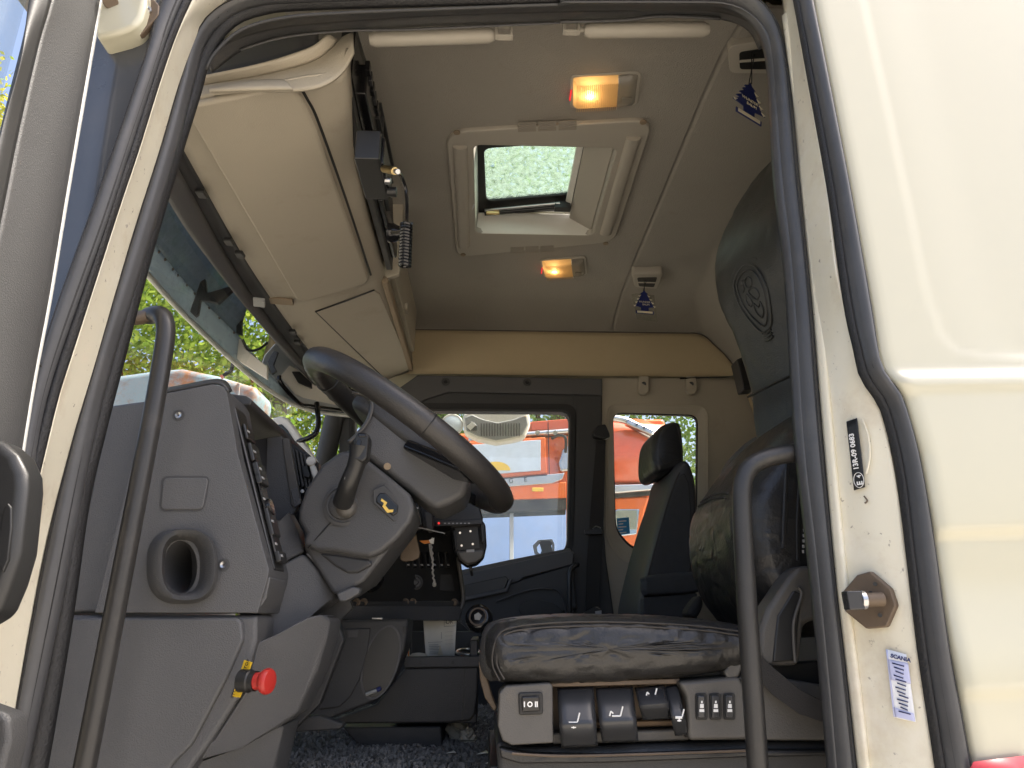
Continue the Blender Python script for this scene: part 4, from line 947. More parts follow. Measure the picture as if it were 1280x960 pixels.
# ================================================================== CENTRE STACK, DRAWER, CONSOLE
cs = thing('centre_stack', 'black centre stack with switches and storage slots behind the steering wheel', 'centre stack', (-.25, 2.0, -.05))
Yf = lambda u, o=0: 1.78+(u-440)/135*.26+o
def fac(name, px, m, o=0, th=.02, bevel=.003, par=None, **kw): return slanted(name, [(u, v, Yf(u, o)) for u, v in px], m, par or cs, th=th, bevel=bevel, **kw)
fac('face', [(446, 690), (470, 640), (520, 618), (566, 640), (574, 700), (579, 748), (574, 757), (436, 757), (425, 745)], 'black_plastic', th=.20)
fac('bezel_rail', [(432, 752), (574, 751), (577, 757), (560, 760), (430, 760)], 'dash_dark', -.012)
fac('lower_rail', [(414, 757), (575, 758), (577, 764), (574, 776), (412, 775)], 'dash', -.02, th=.06)
tube('edge_trim', [PY(568, 648, Yf(568, -.01)), PY(573, 700, Yf(573, -.01)), PY(579, 744, Yf(579, -.01)), PY(576, 762, Yf(576, -.01))], .006, 'seat_plastic', cs, seg=8)
fac('compartment', [(528, 717), (565, 717), (568, 739), (531, 739)], 'dash_dark', -.006, th=.008)
fac('recess', [(505, 661), (553, 663), (556, 684), (505, 684)], 'ink_black', -.002, th=.004, bevel=0)
for k in range(7):
    u = 506+k*8.3; fac('rocker', [(u, 690), (u+5, 690), (u+7, 710), (u+2, 710)], 'gloss_black', -.012, th=.014, bevel=.002)
    fac('rocker_mark', [(u+3, 705), (u+5.5, 705), (u+6, 707), (u+3.5, 707)], 'grey_print', -.0128, th=.0008, bevel=0)
for u, v in [(484, 693), (491, 692), (490, 710), (497, 714), (490, 722), (497, 728), (488, 731)]:
    fac('push_switch', [(u-3, v-3), (u+3, v-3), (u+4, v+3), (u-2, v+3)], 'gloss_black', -.008, th=.01, bevel=.002)
    fac('switch_mark', [(u-1, v), (u+2, v), (u+2, v+1.4), (u-1, v+1.4)], 'grey_print', -.0088, th=.0008, bevel=0)
c = PY(519.5, 728, Yf(519.5, -.006)); lathe('socket', c, (0.1, -1, 0), [(.019, 0), (.019, .006), (.015, .008), (.013, .005), (.008, .005), (.006, .009), (.002, .009)], 'dash_dark', cs)
fac('socket_mark', [(515, 736), (524, 736), (524, 738), (516, 738)], 'grey_print', -.0022, th=.001, bevel=0)
c = PY(462, 722, Yf(462, -.006)); lathe('dial', c, (.1, -1, 0), [(.035, 0), (.035, .006), (.026, .012), (.022, .03), (.018, .032)], 'gloss_black', cs)
c = PY(475, 703, Yf(475, -.006)); lathe('dial', c, (.1, -1, 0), [(.022, 0), (.022, .006), (.016, .010), (.013, .02)], 'gloss_black', cs)
for u in (446, 455, 507, 516, 568):
    c = PY(u, 752.5, Yf(u, -.0135)); lathe('screw', c, (0, -1, 0), [(.009, 0), (.009, .003), (.006, .004), (.004, .002), (.002, .002)], 'brown_metal', cs, seg=14)
prism('display_pod', [(508, 640), (518, 628), (560, 622), (598, 626), (604, 648), (600, 655), (520, 660)], 1.88, .12, 'ink_black', cs, bevel=.006)
prism('pod_lip', [(544, 651), (603, 649), (603, 655), (545, 658)], 1.874, .02, 'black_plastic', cs, bevel=.002)
cyl('red_light', PY(548.5, 654, 1.873), PY(548.5, 654, 1.870), .003, 'red_led', cs, bevel=0)
for k in range(7): prism('tick', [(555+k*5, 653.4), (557.5+k*5, 653.4), (557.5+k*5, 654.8), (555+k*5, 654.8)], 1.8735, .001, 'grey_print', cs, bevel=0)
prism('side_pod', [(514, 632), (524, 630), (528, 656), (516, 662)], 1.80, .05, 'black_plastic', cs, bevel=.003)
prism('side_pod', [(530, 640), (540, 640), (541, 662), (534, 664)], 1.80, .05, 'dash_dark', cs, bevel=.003)
for v in (634, 645): prism('mark', [(520, v), (523, v), (523, v+2), (520, v+2)], 1.799, .001, 'white_print', cs, bevel=0)

tm = thing('terminal_dock', 'empty black device dock with brown grey lower lip by the far window', 'dock', PY(588, 708, 1.95))
prism('shell', [(562, 657), (566, 653), (603, 650), (607, 656), (608.5, 682), (605, 697), (596, 706), (584, 709), (574, 702), (567, 690)], 1.90, .05, 'gloss_black', tm, bevel=.010, seg=4)
prism('tray', [(568, 660), (597, 658), (600, 686), (572, 688)], 1.896, .01, 'ink_black', tm, bevel=.001)
prism('side_grip', [(600, 653), (604, 653), (606, 678), (602, 678)], 1.888, .02, 'black_plastic', tm, bevel=.003)
prism('side_grip', [(566, 663), (569, 663), (572, 686), (569, 686)], 1.888, .02, 'black_plastic', tm, bevel=.003)
prism('lower_lip', [(570, 688), (602, 686), (606, 687), (604, 697), (595, 704), (584, 706), (575, 700)], 1.888, .02, 'seat_plastic', tm, bevel=.008)
prism('badge', [(583, 687), (593, 686.5), (593, 690), (583, 690.5)], 1.8875, .002, 'grey_print', tm, bevel=.0005)
for u, v in [(575, 666), (588, 664), (577, 682), (591, 680)]: cyl('screw', PY(u, v, 1.8955), PY(u, v, 1.893), .0028, 'steel', tm, bevel=0)
tube('cable', [PY(588, 708, 1.91), PY(589, 713, 1.91), PY(590, 719, 1.92)], .004, 'ink_black', tm, seg=6)
fb_ = thing('key_fob', 'grey brown plastic tag hanging from the ignition below the steering wheel', 'key tag', PY(512, 702, 1.62))
prism('tag', [(503, 670), (512, 666), (520, 667), (525, 690), (524, 697), (516, 701), (504, 702), (500, 699)], 1.62, .006, 'brown_metal', fb_, bevel=.003)
tube('ring', [PY(514, 658, 1.62), PY(517, 664, 1.618), PY(514, 670, 1.62), PY(511, 664, 1.622)], .0015, 'brass', fb_, closed=True, seg=6, n=20)
tube('key', [PY(514, 658, 1.62), PY(510, 652, 1.61)], .004, 'steel', fb_, smoothpath=False)
ly = thing('lanyard', 'twisted pale cord with orange tape hanging on the centre stack', 'cord', PY(543, 730, 1.9))
pts = [PY(540, 672, 1.90), PY(539, 684, 1.90), PY(541, 700, 1.90), PY(541, 715, 1.90), PY(543, 728, 1.90)]
tube('cord', [p+Vector((.002*math.sin(i*2.3), 0, 0)) for i, p in enumerate(catmull(pts, 24))], .0026, 'strap', ly, seg=7, smoothpath=False)
tube('cord', [PY(537, 680, 1.895), PY(538, 690, 1.895), PY(541, 702, 1.895)], .002, 'strap', ly, seg=6)
lathe('tassel', PY(543, 729, 1.90), (0, 0, -1), [(.002, -.004), (.005, 0), (.005, .006), (.002, .009)], 'strap', ly, seg=10)
slanted('tape', [(524, 676, 1.89), (537, 675, 1.895), (542, 678, 1.895), (530, 680, 1.89)], 'orange_tape', ly, th=.002, bevel=0)
slanted('tape', [(536, 675, 1.893), (543, 672, 1.89), (542, 680, 1.893), (538, 679, 1.893)], 'paper', ly, th=.002, bevel=0)
cab_w = thing('loose_wire', 'thin dark wire across the gap under the steering column', 'wire', PY(530, 662, 1.8))
tube('wire', [PY(512, 668, 1.75), PY(530, 662, 1.78), PY(545, 664, 1.80), PY(558, 668, 1.85)], .0022, 'gloss_black', cab_w, seg=6)
tube('wire', [PY(516, 658, 1.75), PY(535, 662, 1.78), PY(556, 667, 1.80)], .0016, 'grey_print', cab_w, seg=6)
# drawer panel under the stack
dr = thing('lower_locker', 'dark grey lower dash locker with square lid and oval pocket', 'locker', PY(430, 900, 1.72))
LK = [(416, 775), (511, 773), (509, 795), (505, 815), (488, 855), (470, 876), (440, 888), (412, 899), (372, 897), (386, 872), (402, 840), (414, 796)]
prism('body', LK, 1.72, .12, 'dash_dark', dr, bevel=.008)
prism('lid', [(419, 786), (463, 785), (459, 815), (449, 850), (437, 872), (424, 884), (398, 887), (408, 855)], 1.714, .012, 'dash_dark', dr, bevel=.003)
prism('finger_notch', [(433, 786.5), (449, 786.5), (447, 797), (434, 797)], 1.7125, .006, 'dash', dr, bevel=.002)
ov = []
for i in range(36):
    a = 2*math.pi*i/36; x = 20*math.cos(a); y = 45*math.sin(a); ov.append((476+x-y*.25, 828+y*.98+x*.1))
ring('pocket_rim', [PY(u, v, 1.716) for u, v in [(476+(u-476)*1.12, 828+(v-828)*1.06) for u, v in ov]], [PY(u, v, 1.716) for u, v in ov], (0, .012, 0), 'dash', dr, n=72)
extrude('pocket', [PY(u, v, 1.7185) for u, v in ov], (0, .004, 0), 'black_plastic', dr, bevel=0)
prism('button', [(503.5, 783), (508, 783), (508, 792), (504.5, 792)], 1.7165, .006, 'ink_black', dr, bevel=.001)
prism('chrome_tab', [(465, 772), (478, 772), (478, 774), (465, 774)], 1.712, .01, 'steel', dr, bevel=.0005)
pn = thing('pen', 'pale pen with blue end lying in the oval pocket', 'pen', PY(466, 866, 1.71))
cyl('barrel', PY(457, 868, 1.712), PY(471, 863, 1.712), .004, 'mesh_grey', pn); cyl('cap', PY(471, 863, 1.712), PY(476, 860, 1.712), .0045, 'navy', pn)
# console box between the seats
cb = thing('console_box', 'dark grey open console box standing on the carpet between the seats', 'console', PY(520, 935, 1.95))
prism('side_wall', [(488, 857), (506, 835), (598, 833), (597, 870), (594, 892), (588, 901), (560, 904), (420, 905), (414, 900), (470, 880)], 1.90, .02, 'dash_dark', cb, bevel=.006)
prism('rail', [(505, 821), (600, 820), (600, 834), (505, 835)], 1.893, .03, 'dash_dark', cb, bevel=.003)
extrude('end_seam', [PY(580.5, 836, 1.8992), PY(581.8, 836, 1.8992), PY(578.5, 900, 1.8992), PY(577.3, 900, 1.8992)], (0, .002, 0), 'ink_black', cb, bevel=0)
q0, q1 = PY(490, 905, 1.92), PY(596, 905, 1.92)
box('floor_pan', ((q0.x+q1.x)/2, 2.12, -.225), (q1.x-q0.x, .42, .02), 'dash_dark', cb)
box('back_wall', ((q0.x+q1.x)/2, 2.33, -.13), (q1.x-q0.x, .02, .20), 'dash_dark', cb)
box('end_wall', (q1.x-.01, 2.12, -.13), (.02, .42, .17), 'dash_dark', cb)
prism('foot', [(428, 909), (551, 908), (553, 936), (505, 939), (470, 938), (445, 929)], 1.915, .25, 'dash_dark', cb, bevel=.005)
for u in (525, 566): cyl('screw', PY(u, 828, 1.8925), PY(u, 828, 1.890), .004, 'ink_black', cb, bevel=0)
tube('cup_rim', [PY(585+14*math.cos(a), 815+3.4*math.sin(a), 1.98+.05*math.sin(-a)) for a in [2*math.pi*k/24 for k in range(24)]], .004, 'steel', cb, closed=True, seg=8, smoothpath=False)
prism('far_console_wall', [(508, 776), (530, 774), (570, 774), (600, 800), (600, 818), (508, 818)], 2.42, .02, 'ink_black', cb, bevel=0)
pp = thing('paper_document', 'white printed paper sheet standing in the console box', 'paper', PY(550, 822, 2.02))
V = []; Fc = []
for i in range(9):
    for j in range(13):
        s, t = i/8, j/12; u = 529+3.5*t+(571-3*t-529-3.5*t)*s; v = 775-5*s+(822-775+5*s)*t
        V.append(PY(u, v, 2.02+.02*math.sin(s*2.5)+.02*t*t))
for i in range(8):
    for j in range(12): k = i*13+j; Fc.append((k, k+1, k+14, k+13))
mesh('sheet', V, Fc, 'paper', pp, solid=.001, angle=80)
def onpaper(u, v): s = (u-529)/42; t = (v-772)/48; return PY(u, v, 2.02+.02*math.sin(s*2.5)+.02*t*t-.004)
def inkline(u0, v0, u1, v1, w, m='ink_black', par=pp):
    a, b = onpaper(u0, v0), onpaper(u1, v1); extrude('print_line', [a, b, b+Vector((0, 0, -w)), a+Vector((0, 0, -w))] if abs(v1-v0) < abs(u1-u0) else [a, b, b+Vector((w, 0, 0)), a+Vector((w, 0, 0))], (0, .001, 0), m, par, bevel=0)
text('lettering', 'ORO-D', onpaper(557, 780), (1, 0, .06), (0, 0, 1), .010, 'ink_black', pp)
for a in [(555, 774, 569, 773), (555, 783, 569, 782), (555, 774, 555, 783)]: inkline(*a, .001, 'grey_print')
for k in range(6): inkline(536, 806+k*2, 551 if k % 2 else 548, 806+k*2-.4, .0011, 'grey_print')
for k in range(4): inkline(556, 790+k*5, 566, 789.5+k*5, .0005, 'grey_print')
inkline(551.5, 790, 551.5, 799, .0012, 'grey_print'); inkline(535, 803, 553, 802, .0008, 'grey_print')
slanted('folded_corner', [(550, 806, 2.016), (554, 819, 2.03), (547, 819, 2.03)], 'tree_cream', pp, th=.001, bevel=0)
ct = thing('pale_litter', 'small orange and white packet scraps at the bottom of the console box', 'litter', PY(520, 820, 2.0))
prism('packet', [(507, 812), (511, 810), (511.5, 821), (508, 821)], 1.97, .02, 'tree_cream', ct, bevel=.001); prism('packet_band', [(509.5, 813), (511, 812), (511.3, 820), (510, 820)], 1.968, .002, 'orange_tape', ct, bevel=0)
lathe('wrapper', PY(523, 819, 2.0), (0, 0, 1), [(.02, -.01), (.024, -.002), (.018, .004), (.006, .006)], 'crumpled', ct, seg=9)
# crumpled tissues and scraps on the carpet
def crumple(par, c, r, m, n=60, sz=1.0):
    V = []; Fc = []; R_ = random.Random(int(c.x*1e4)+5)
    for i in range(10):
        for j in range(14):
            th_, ph = math.pi*(i+.5)/10, 2*math.pi*j/14; k = r*(.65+.5*R_.random()); V.append(c+Vector((math.sin(th_)*math.cos(ph)*k, math.sin(th_)*math.sin(ph)*k, math.cos(th_)*k*sz)))
    for i in range(9):
        for j in range(14): Fc.append((i*14+j, i*14+(j+1) % 14, (i+1)*14+(j+1) % 14, (i+1)*14+j))
    Fc += [list(range(14)), list(range(126, 140))]
    return mesh('crumpled_paper', V, Fc, m, par, smooth=False)
for i, (u, v, r, lab) in enumerate([(571, 917, .030, 'crumpled brownish tissue on the carpet under the console box'), (584, 922, .022, 'second smaller crumpled tissue lying beside the console box')]):
    p = PZ(u, v+8, -.287); p.z += r*.7; t = thing('crumpled_tissue', lab, 'tissue', p-Vector((0, 0, r*.7)), 'crumpled tissues on the carpet'); crumple(t, p, r, 'crumpled')
for i, (u, v, lab) in enumerate([(564, 941, 'tiny pale paper scrap on the carpet left of its twin'), (604, 942, 'small white paper scrap on the carpet by the seat base'), (618, 953, 'cream paper scrap on the carpet at the bottom edge')]):
    p = PZ(u, v, -.278); t = thing('paper_scrap', lab, 'paper scrap', p, 'paper scraps on the carpet'); s = .011+.004*i
    mesh('scrap', [p+Vector(q)*s for q in [(-1, -.6, 0), (.2, -1, .2), (1, -.2, .1), (.4, .9, .3), (-.5, .6, 0)]], [(0, 1, 2, 3, 4)], 'paper', t, solid=.001)
# lever knob beside the cushion
kn = thing('lever_knob', 'black round lever knob with pale emblem beside the driver cushion', 'lever', PY(612, 800, 1.95))
c = PY(598, 772, 1.85); ax = Vector((-.15, -1, .25)).normalized()
lathe('head', c, ax, [(.020, -.04), (.030, -.03), (.034, -.012), (.032, .002), (.026, .008), (.02, .009), (.004, .009)], 'gloss_black', kn)
lathe('ring', c, ax, [(.022, .008), (.022, .010), (.018, .010), (.018, .008)], 'brown_metal', kn)
lathe('emblem', c, ax, [(.010, .0085), (.010, .011), (.006, .012), (.001, .012)], 'strap', kn, seg=5)
tube('neck', [c-ax*.03, c-ax*.05+Vector((.01, 0, -.01)), PY(614, 800, 1.95)], .018, 'black_plastic', kn)
wc = thing('vent_clip', 'small white plastic clip hanging on the centre air vent', 'clip', PY(391, 600, 1.575))
lathe('clip', PY(389, 577, 1.575), (.1, -1, 0), [(.006, -.004), (.011, 0), (.010, .007), (.004, .010)], 'plastic_white', wc, seg=16)
prism('body', [(386, 582), (393, 580), (396, 588), (397, 598), (392, 600), (389, 592)], 1.570, .012, 'plastic_white', wc, bevel=.004)

# ================================================================== DRIVER SEAT
ds = thing('driver_seat', 'black wrinkled leather driver seat with embossed crest and lever panel', 'seat', (.35, 1.48, -.62))
def xz(px, Y): return [(p.x, p.z) for p in (PY(u, v, Y) for u, v in px)]
def seam(name, px, Y, y, r, m, par, n=60, **kw):
    return tube(name, [Vector((p.x, y, p.z)) for p in (PY(u, v, Y) for u, v in px)], r, m, par, seg=6, n=n, **kw)
CUSH = [(606, 806), (612, 788), (632, 776), (700, 769), (780, 769), (860, 773), (922, 782), (938, 798), (932, 828), (880, 842), (760, 852), (640, 853), (616, 846), (607, 828)]
cu_ = pillow('cushion', xz(CUSH, 1.262), 1.205, 1.745, .055, 'leather', ds, n=220, crown=.004, ends=14, ri=.036, wr=(.0055, 24, 20, 17))
cu_['label'] = 'thick wrinkled black leather seat cushion'
for d, yy in ((.0, 1.2195), (.006, 1.2155)):
    k = 1-d*2.0
    seam('stitching', [(624+d*900, 848-d*300), (615+d*900, 826), (621+d*900, 796+d*500), (640+d*400, 784+d*700), (700, 778+d*800), (780, 778+d*800), (860, 782+d*800), (915, 789+d*800)], 1.262, yy-.0035, .0013, 'stitch', ds)
pillow('front_edge', xz([(600, 812), (604, 790), (618, 777), (650, 774), (650, 800), (640, 840), (618, 850), (606, 845), (600, 830)], 1.30), 1.25, 1.735, .03, 'fabric', ds, n=50, ri=.015)
# backrest, lower bulge
BACK = [(945, 552), (920, 574), (892, 608), (870, 645), (866, 682), (872, 722), (888, 758), (915, 785), (965, 790), (985, 745), (990, 650), (988, 575), (970, 552)]
bk = pillow('backrest', xz(BACK, 1.60), 1.275, 1.70, .10, 'leather', ds, n=180, crown=.004, ends=16, ns=24, ri=.05, wr=(.0020, 7, 7, 12))
seam('stitching', [(868, 660), (885, 672), (902, 683), (918, 693)], 1.60, 1.55, .0016, 'stitch', ds)
zb_ = sorted([(p.z, p.x) for p in (PY(u, v, 1.60) for u, v in [(945, 552), (920, 574), (892, 608), (870, 645), (866, 682), (872, 722), (888, 758)])])
def lumbar(y, z): return Vector((float(np.interp(z, [q[0] for q in zb_], [q[1] for q in zb_]))-.0045-.004*math.sin(math.pi*(y-1.275)/.425), y, z))
for dz in (0, .009): tube('lumbar_seam', [lumbar(y, .225+dz+.02*math.sin((y-1.37)*9)) for y in np.linspace(1.385, 1.60, 14)], .0022, 'stitch', ds, seg=6)
seam('side_seam', [(984, 570), (979, 610), (976, 660), (976, 705)], 1.325, 1.250, .003, 'leather', ds)
seam('side_seam', [(999, 565), (993, 610), (990, 660), (990, 705)], 1.325, 1.250, .0016, 'stitch', ds)
seam('side_seam', [(966, 575), (964, 620), (962, 660), (961, 690)], 1.325, 1.256, .004, 'leather', ds)
for k in range(20):
    a = PY(987-k*.35, 575+k*6.3, 1.325); box('stitch', (a.x, 1.2435, a.z), (.003, .002, .005), 'grey_print', ds, bevel=0)
pillow('back_shell', xz([(905, 590), (935, 552), (952, 548), (960, 560), (950, 600), (915, 640)], 1.70), 1.66, 1.76, .03, 'seat_plastic', ds, n=40)
# backrest, upper part with the crest: far side leads
TH = math.tan(math.radians(16))
FR = [PY(u, v, 1.62) for u, v in [(962, 584), (952, 556), (946, 522), (943, 485), (926, 432), (902, 372), (897, 325), (913, 277), (934, 240), (952, 217)]]
out = [(p.x, p.z) for p in FR]+[(FR[-1].x+.06, FR[-1].z+.004), (FR[-1].x+.10, FR[-1].z-.06), (FR[5].x+.16, FR[5].z), (FR[3].x+.12, FR[3].z), (FR[1].x+.10, FR[1].z), (FR[0].x+.09, FR[0].z-.02), (FR[0].x+.03, FR[0].z-.025)]
up = pillow('upper_backrest', out, 1.375, 1.655, .035, 'leather_soft', ds, n=160, crown=.008, ends=8, ns=26, wr=(.0035, 8, 9, 6))
def shear(o):
    for v in o.data.vertices: v.co.x += TH*(1.62-v.co.y)
shear(up); up['label'] = 'tall leather headrest section with embossed crest'
bo = pillow('side_bolster', [(x+.012, z) for x, z in out], 1.24, 1.385, .04, 'leather_soft', ds, n=80, ends=7); shear(bo)
zs_ = [p.z for p in FR]; xs_ = [p.x for p in FR]
order = np.argsort(zs_); zz_ = np.array(zs_)[order]; xx_ = np.array(xs_)[order]
def face(y, z, off=.009): t = (y-1.375)/.28; return Vector((float(np.interp(z, zz_, xx_))+TH*(1.62-y)-.008*math.sin(math.pi*t)-off+.006, y, z))
cy, cz = 1.512, .715
def crest(name, pts, closed=False, r=.0026):
    P = catmull([Vector((a, b, 0)) for a, b in pts], max(16, len(pts)*6), closed)
    tube(name, [face(cy-a.x*.052, cz+a.y*.082, .0085) for a in P], r, 'leather_soft', up, closed=closed, seg=7, smoothpath=False)
crest('crest_line', [(-.75, .75), (0, 1.0), (.75, .75), (.95, .1), (.7, -.5), (.3, -.95), (-.3, -.95), (-.7, -.5), (-.95, .1)], True)
crest('crest_line', [(-.62, .62), (0, .82), (.62, .62), (.72, .05), (.45, -.5), (.0, -.85), (-.45, -.5), (-.72, .05)], True, .002)
crest('crest_line', [(-.9, .95), (-.3, 1.18), (.3, 1.18), (.9, .95)], r=.0022)
for k in range(3): crest('crest_line', [(-.28, -1.02-.1*k), (0, -1.07-.1*k), (.28, -1.02-.1*k)], r=.0022)
crest('crest_line', [(-.1, .55), (.15, .62), (.3, .5), (.2, .35), (.02, .32), (-.12, .4)], True, .0022)
crest('crest_line', [(.1, .28), (.35, .2), (.4, 0), (.2, -.1), (.0, .05), (-.1, .22)], True, .0022)
crest('crest_line', [(-.3, .2), (-.45, .05), (-.35, -.15), (-.15, -.1), (-.2, .1)], True, .0022)
crest('crest_line', [(-.1, -.15), (.1, -.3), (.3, -.2), (.28, -.45), (.05, -.6), (-.15, -.4)], True, .0022)
crest('crest_line', [(-.35, .5), (-.2, .6), (-.3, .38), (-.42, .3)], r=.002)
seam('side_seam', [(933, 240), (951, 217)], 1.62, 1.62, .001, 'leather_soft', ds)
tube('top_seam', [face(1.385, z, .004)+Vector((.004, -.006, 0)) for z in np.linspace(.56, float(zz_[-1])-.01, 12)], .0022, 'stitch', ds, seg=6)
tube('cross_seam', [face(y, .515, .006) for y in np.linspace(1.39, 1.645, 10)], .003, 'ink_black', ds, seg=6)
for k in range(16):
    p = face(1.652, .36+k*.012, .004); box('lacing', p+Vector((.012, -.012, 0)), (.006, .008, .004), 'leather', ds, rot=Matrix.Rotation(.6, 3, 'X'), bevel=.001)
# base with lever panel
prism('switch_block', [(624, 866), (632, 857), (687, 853), (691, 857), (692, 929), (640, 932), (628, 926), (622, 908)], 1.222, .06, 'seat_plastic', ds, bevel=.006)
prism('switch_frame', [(648, 866), (678, 865), (679, 893), (649, 894)], 1.218, .012, 'ink_black', ds, bevel=.002, r=.004)
rk = prism('rocker_switch', [(652, 871), (674, 870), (675, 889), (653, 890)], 1.213, .012, 'gloss_black', ds, bevel=.003, r=.003)
text('lettering', 'I O II', PY(663.5, 883.5, 1.2126), (1, 0, 0), (0, 0, 1), .0075, 'white_print', rk, 'CENTER', bold=.0004)
prism('support_block', [(848, 852), (924, 845), (931, 857), (938, 925), (861, 926), (857, 870)], 1.224, .06, 'seat_plastic', ds, bevel=.007)
prism('support_block', [(922, 846), (945, 842), (1040, 858), (1048, 926), (936, 926), (930, 858)], 1.232, .05, 'seat_plastic', ds, bevel=.005)
for k, u in enumerate((871, 888.5, 906)):
    prism('rocker_bezel', [(u-1, 867), (u+13, 867), (u+13.5, 900), (u-.5, 900)], 1.2195, .008, 'ink_black', ds, bevel=.001, r=.004)
    b_ = prism('rocker_switch', [(u+1, 869), (u+11, 869), (u+11.5, 898), (u+1.5, 898)], 1.214, .012, 'lever', ds, bevel=.0035, r=.004)
    c = PY(u+6.4, 886, 1.2134)
    prism('symbol', [(u+4.2, 880), (u+8.6, 880), (u+8.8, 885), (u+4, 885)], 1.2134, .0008, 'white_print', b_, bevel=0)
    prism('symbol', [(u+3.4, 886.5), (u+9.2, 886.5), (u+9.4, 890), (u+3.4, 890)], 1.2134, .0008, 'white_print', b_, bevel=0)
    prism('symbol', [(u+5.4, 876), (u+7.4, 876), (u+7.4, 879), (u+5.4, 879)], 1.2134, .0008, 'white_print', b_, bevel=0)
def lever_y(s, bend): return 1.250-.042*min(1, s/bend)**.8+(.026*((s-bend)/(1.0-bend))**1.3 if s > bend else 0)
def lever(tl, tr, bl, br, bend, lip, sym, par):
    """a flap lever: top recedes under the cushion, bends out, then back in"""
    n = 18; V = []; Fc = []; k = 9
    for i in range(n+1):
        t = i/n; s = t
        yy = lever_y(s, bend)
        for j in range(k+1):
            q = j/k; u = (tl[0]+(bl[0]-tl[0])*s)*(1-q)+(tr[0]+(br[0]-tr[0])*s)*q; v = (tl[1]+(bl[1]-tl[1])*s)*(1-q)+(tr[1]+(br[1]-tr[1])*s)*q
            e = abs(2*q-1)**10*.004
            V.append(PY(u, v, yy+e))
    for i in range(n):
        for j in range(k): Fc.append((i*(k+1)+j, i*(k+1)+j+1, (i+1)*(k+1)+j+1, (i+1)*(k+1)+j))
    o = mesh('lever', V, Fc, 'lever', par, solid=.006, angle=60)
    o.modifiers['solid'].offset = 0
    return o
def seat_icon(par, u, v, s, Y, arrow=0):
    def q(x, y): return (u+x*s, v-y*s)
    for a, b in [((-4, 0), (3, 0)), ((3, 0), (5, 8)), ((-5, -2.4), (2, -2.4)) if arrow == 1 else ((-4, -1.2), (3, -1.2)), ((0, -1), (0, -5)) if arrow == 0 else ((-6, 0), (-5, 4)), ((-2, -4), (2, -4)) if arrow == 0 else ((-5, 4), (-3, 2))]:
        A, B = PY(*q(*a), Y), PY(*q(*b), Y); tube('symbol', [A, B], .0012, 'white_print', par, seg=6, smoothpath=False)
l1 = lever((697, 862), (741, 860), (702, 933), (746, 931), .62, .2, 0, ds); seat_icon(l1, 717, 903, 1.5, 1.2075, 0)
l2 = lever((745, 862), (790, 860), (753, 927), (797, 925), .62, .2, 1, ds); seat_icon(l2, 771, 895, 1.5, 1.2095, 1)
l3 = lever((794, 862), (830, 858), (804, 898), (838, 896), .55, .2, 1, ds); seat_icon(l3, 815, 870, 1.2, 1.2240, 1)
l4 = lever((832, 860), (846, 857), (845, 918), (859, 916), .60, .2, 0, ds); seat_icon(l4, 849, 896, 1.2, 1.2045, 0)
prism('slide_rail', [(690, 858), (860, 852), (862, 925), (690, 930)], 1.30, .02, 'brown_metal', ds, bevel=.003)
prism('rail_lip', [(690, 916), (862, 911), (862, 926), (690, 931)], 1.262, .03, 'seat_plastic', ds, bevel=.004)
prism('rail_lip', [(740, 902), (846, 900), (846, 908), (740, 911)], 1.28, .02, 'rusty_steel', ds, bevel=.003)
prism('pan_edge', [(686, 853), (850, 848), (850, 855), (686, 859)], 1.245, .04, 'brown_metal', ds, bevel=.002)
for k in range(9): tube('spring_wire', [PY(760+k*5, 856, 1.285), PY(761+k*5, 866, 1.28)], .002, 'rusty_steel', ds, seg=5, smoothpath=False)
prism('base_skirt', [(620, 925), (650, 935), (760, 934), (936, 927), (1046, 928), (1050, 1010), (625, 1010)], 1.25, .42, 'brown_metal' if False else 'dash_dark', ds, bevel=.012)
prism('skirt_fold', [(624, 934), (660, 942), (760, 944), (936, 938), (1046, 938), (1046, 945), (936, 947), (760, 954), (650, 955), (626, 948)], 1.232, .05, 'leather', ds, bevel=.008)
tube('skirt_wire', [PY(640, 942, 1.226), PY(700, 945, 1.226), PY(800, 943, 1.226), PY(940, 938, 1.226)], .002, 'brown_metal', ds, seg=6)
box('suspension', (.22, 1.48, -.42), (.42, .40, .40), 'black_plastic', ds)
prism('front_strap', [(598, 826), (606, 836), (616, 870), (622, 885), (618, 890), (606, 872), (600, 850)], 1.30, .02, 'brown_metal', ds, bevel=.003)
# side bracket, belt
prism('belt_bracket', [(950, 785), (958, 762), (985, 722), (998, 708), (1012, 706), (1030, 716), (1034, 770), (1006, 780), (1000, 832), (956, 834), (948, 815)], 1.225, .06, 'seat_plastic', ds, bevel=.010, seg=4)
prism('bracket_recess', [(972, 770), (992, 738), (1003, 742), (998, 786), (996, 826), (966, 828)], 1.222, .006, 'black_plastic', ds, bevel=.003)
tube('bracket_rib', [PY(998, 734, 1.218), PY(1002, 744, 1.218), PY(992, 780, 1.218), PY(994, 828, 1.218)], .003, 'seat_plastic', ds, seg=8)
slanted('seat_belt', [(948, 815, 1.215), (962, 830, 1.21), (1000, 862, 1.20), (1036, 880, 1.20), (1036, 905, 1.20), (1000, 893, 1.20), (965, 868, 1.21), (946, 845, 1.215)], 'belt', ds, th=.003, bevel=.001)
prism('pan_corner', [(905, 840), (925, 806), (932, 800), (936, 812), (924, 846), (910, 850)], 1.228, .03, 'seat_plastic', ds, bevel=.004)
prism('lower_side', [(945, 832), (1040, 825), (1046, 862), (948, 858)], 1.26, .03, 'black_plastic', ds, bevel=.004)
pillow('fold_strap', xz([(858, 768), (864, 755), (874, 745), (878, 756), (870, 772)], 1.75), 1.74, 1.80, .01, 'belt', ds, n=24)

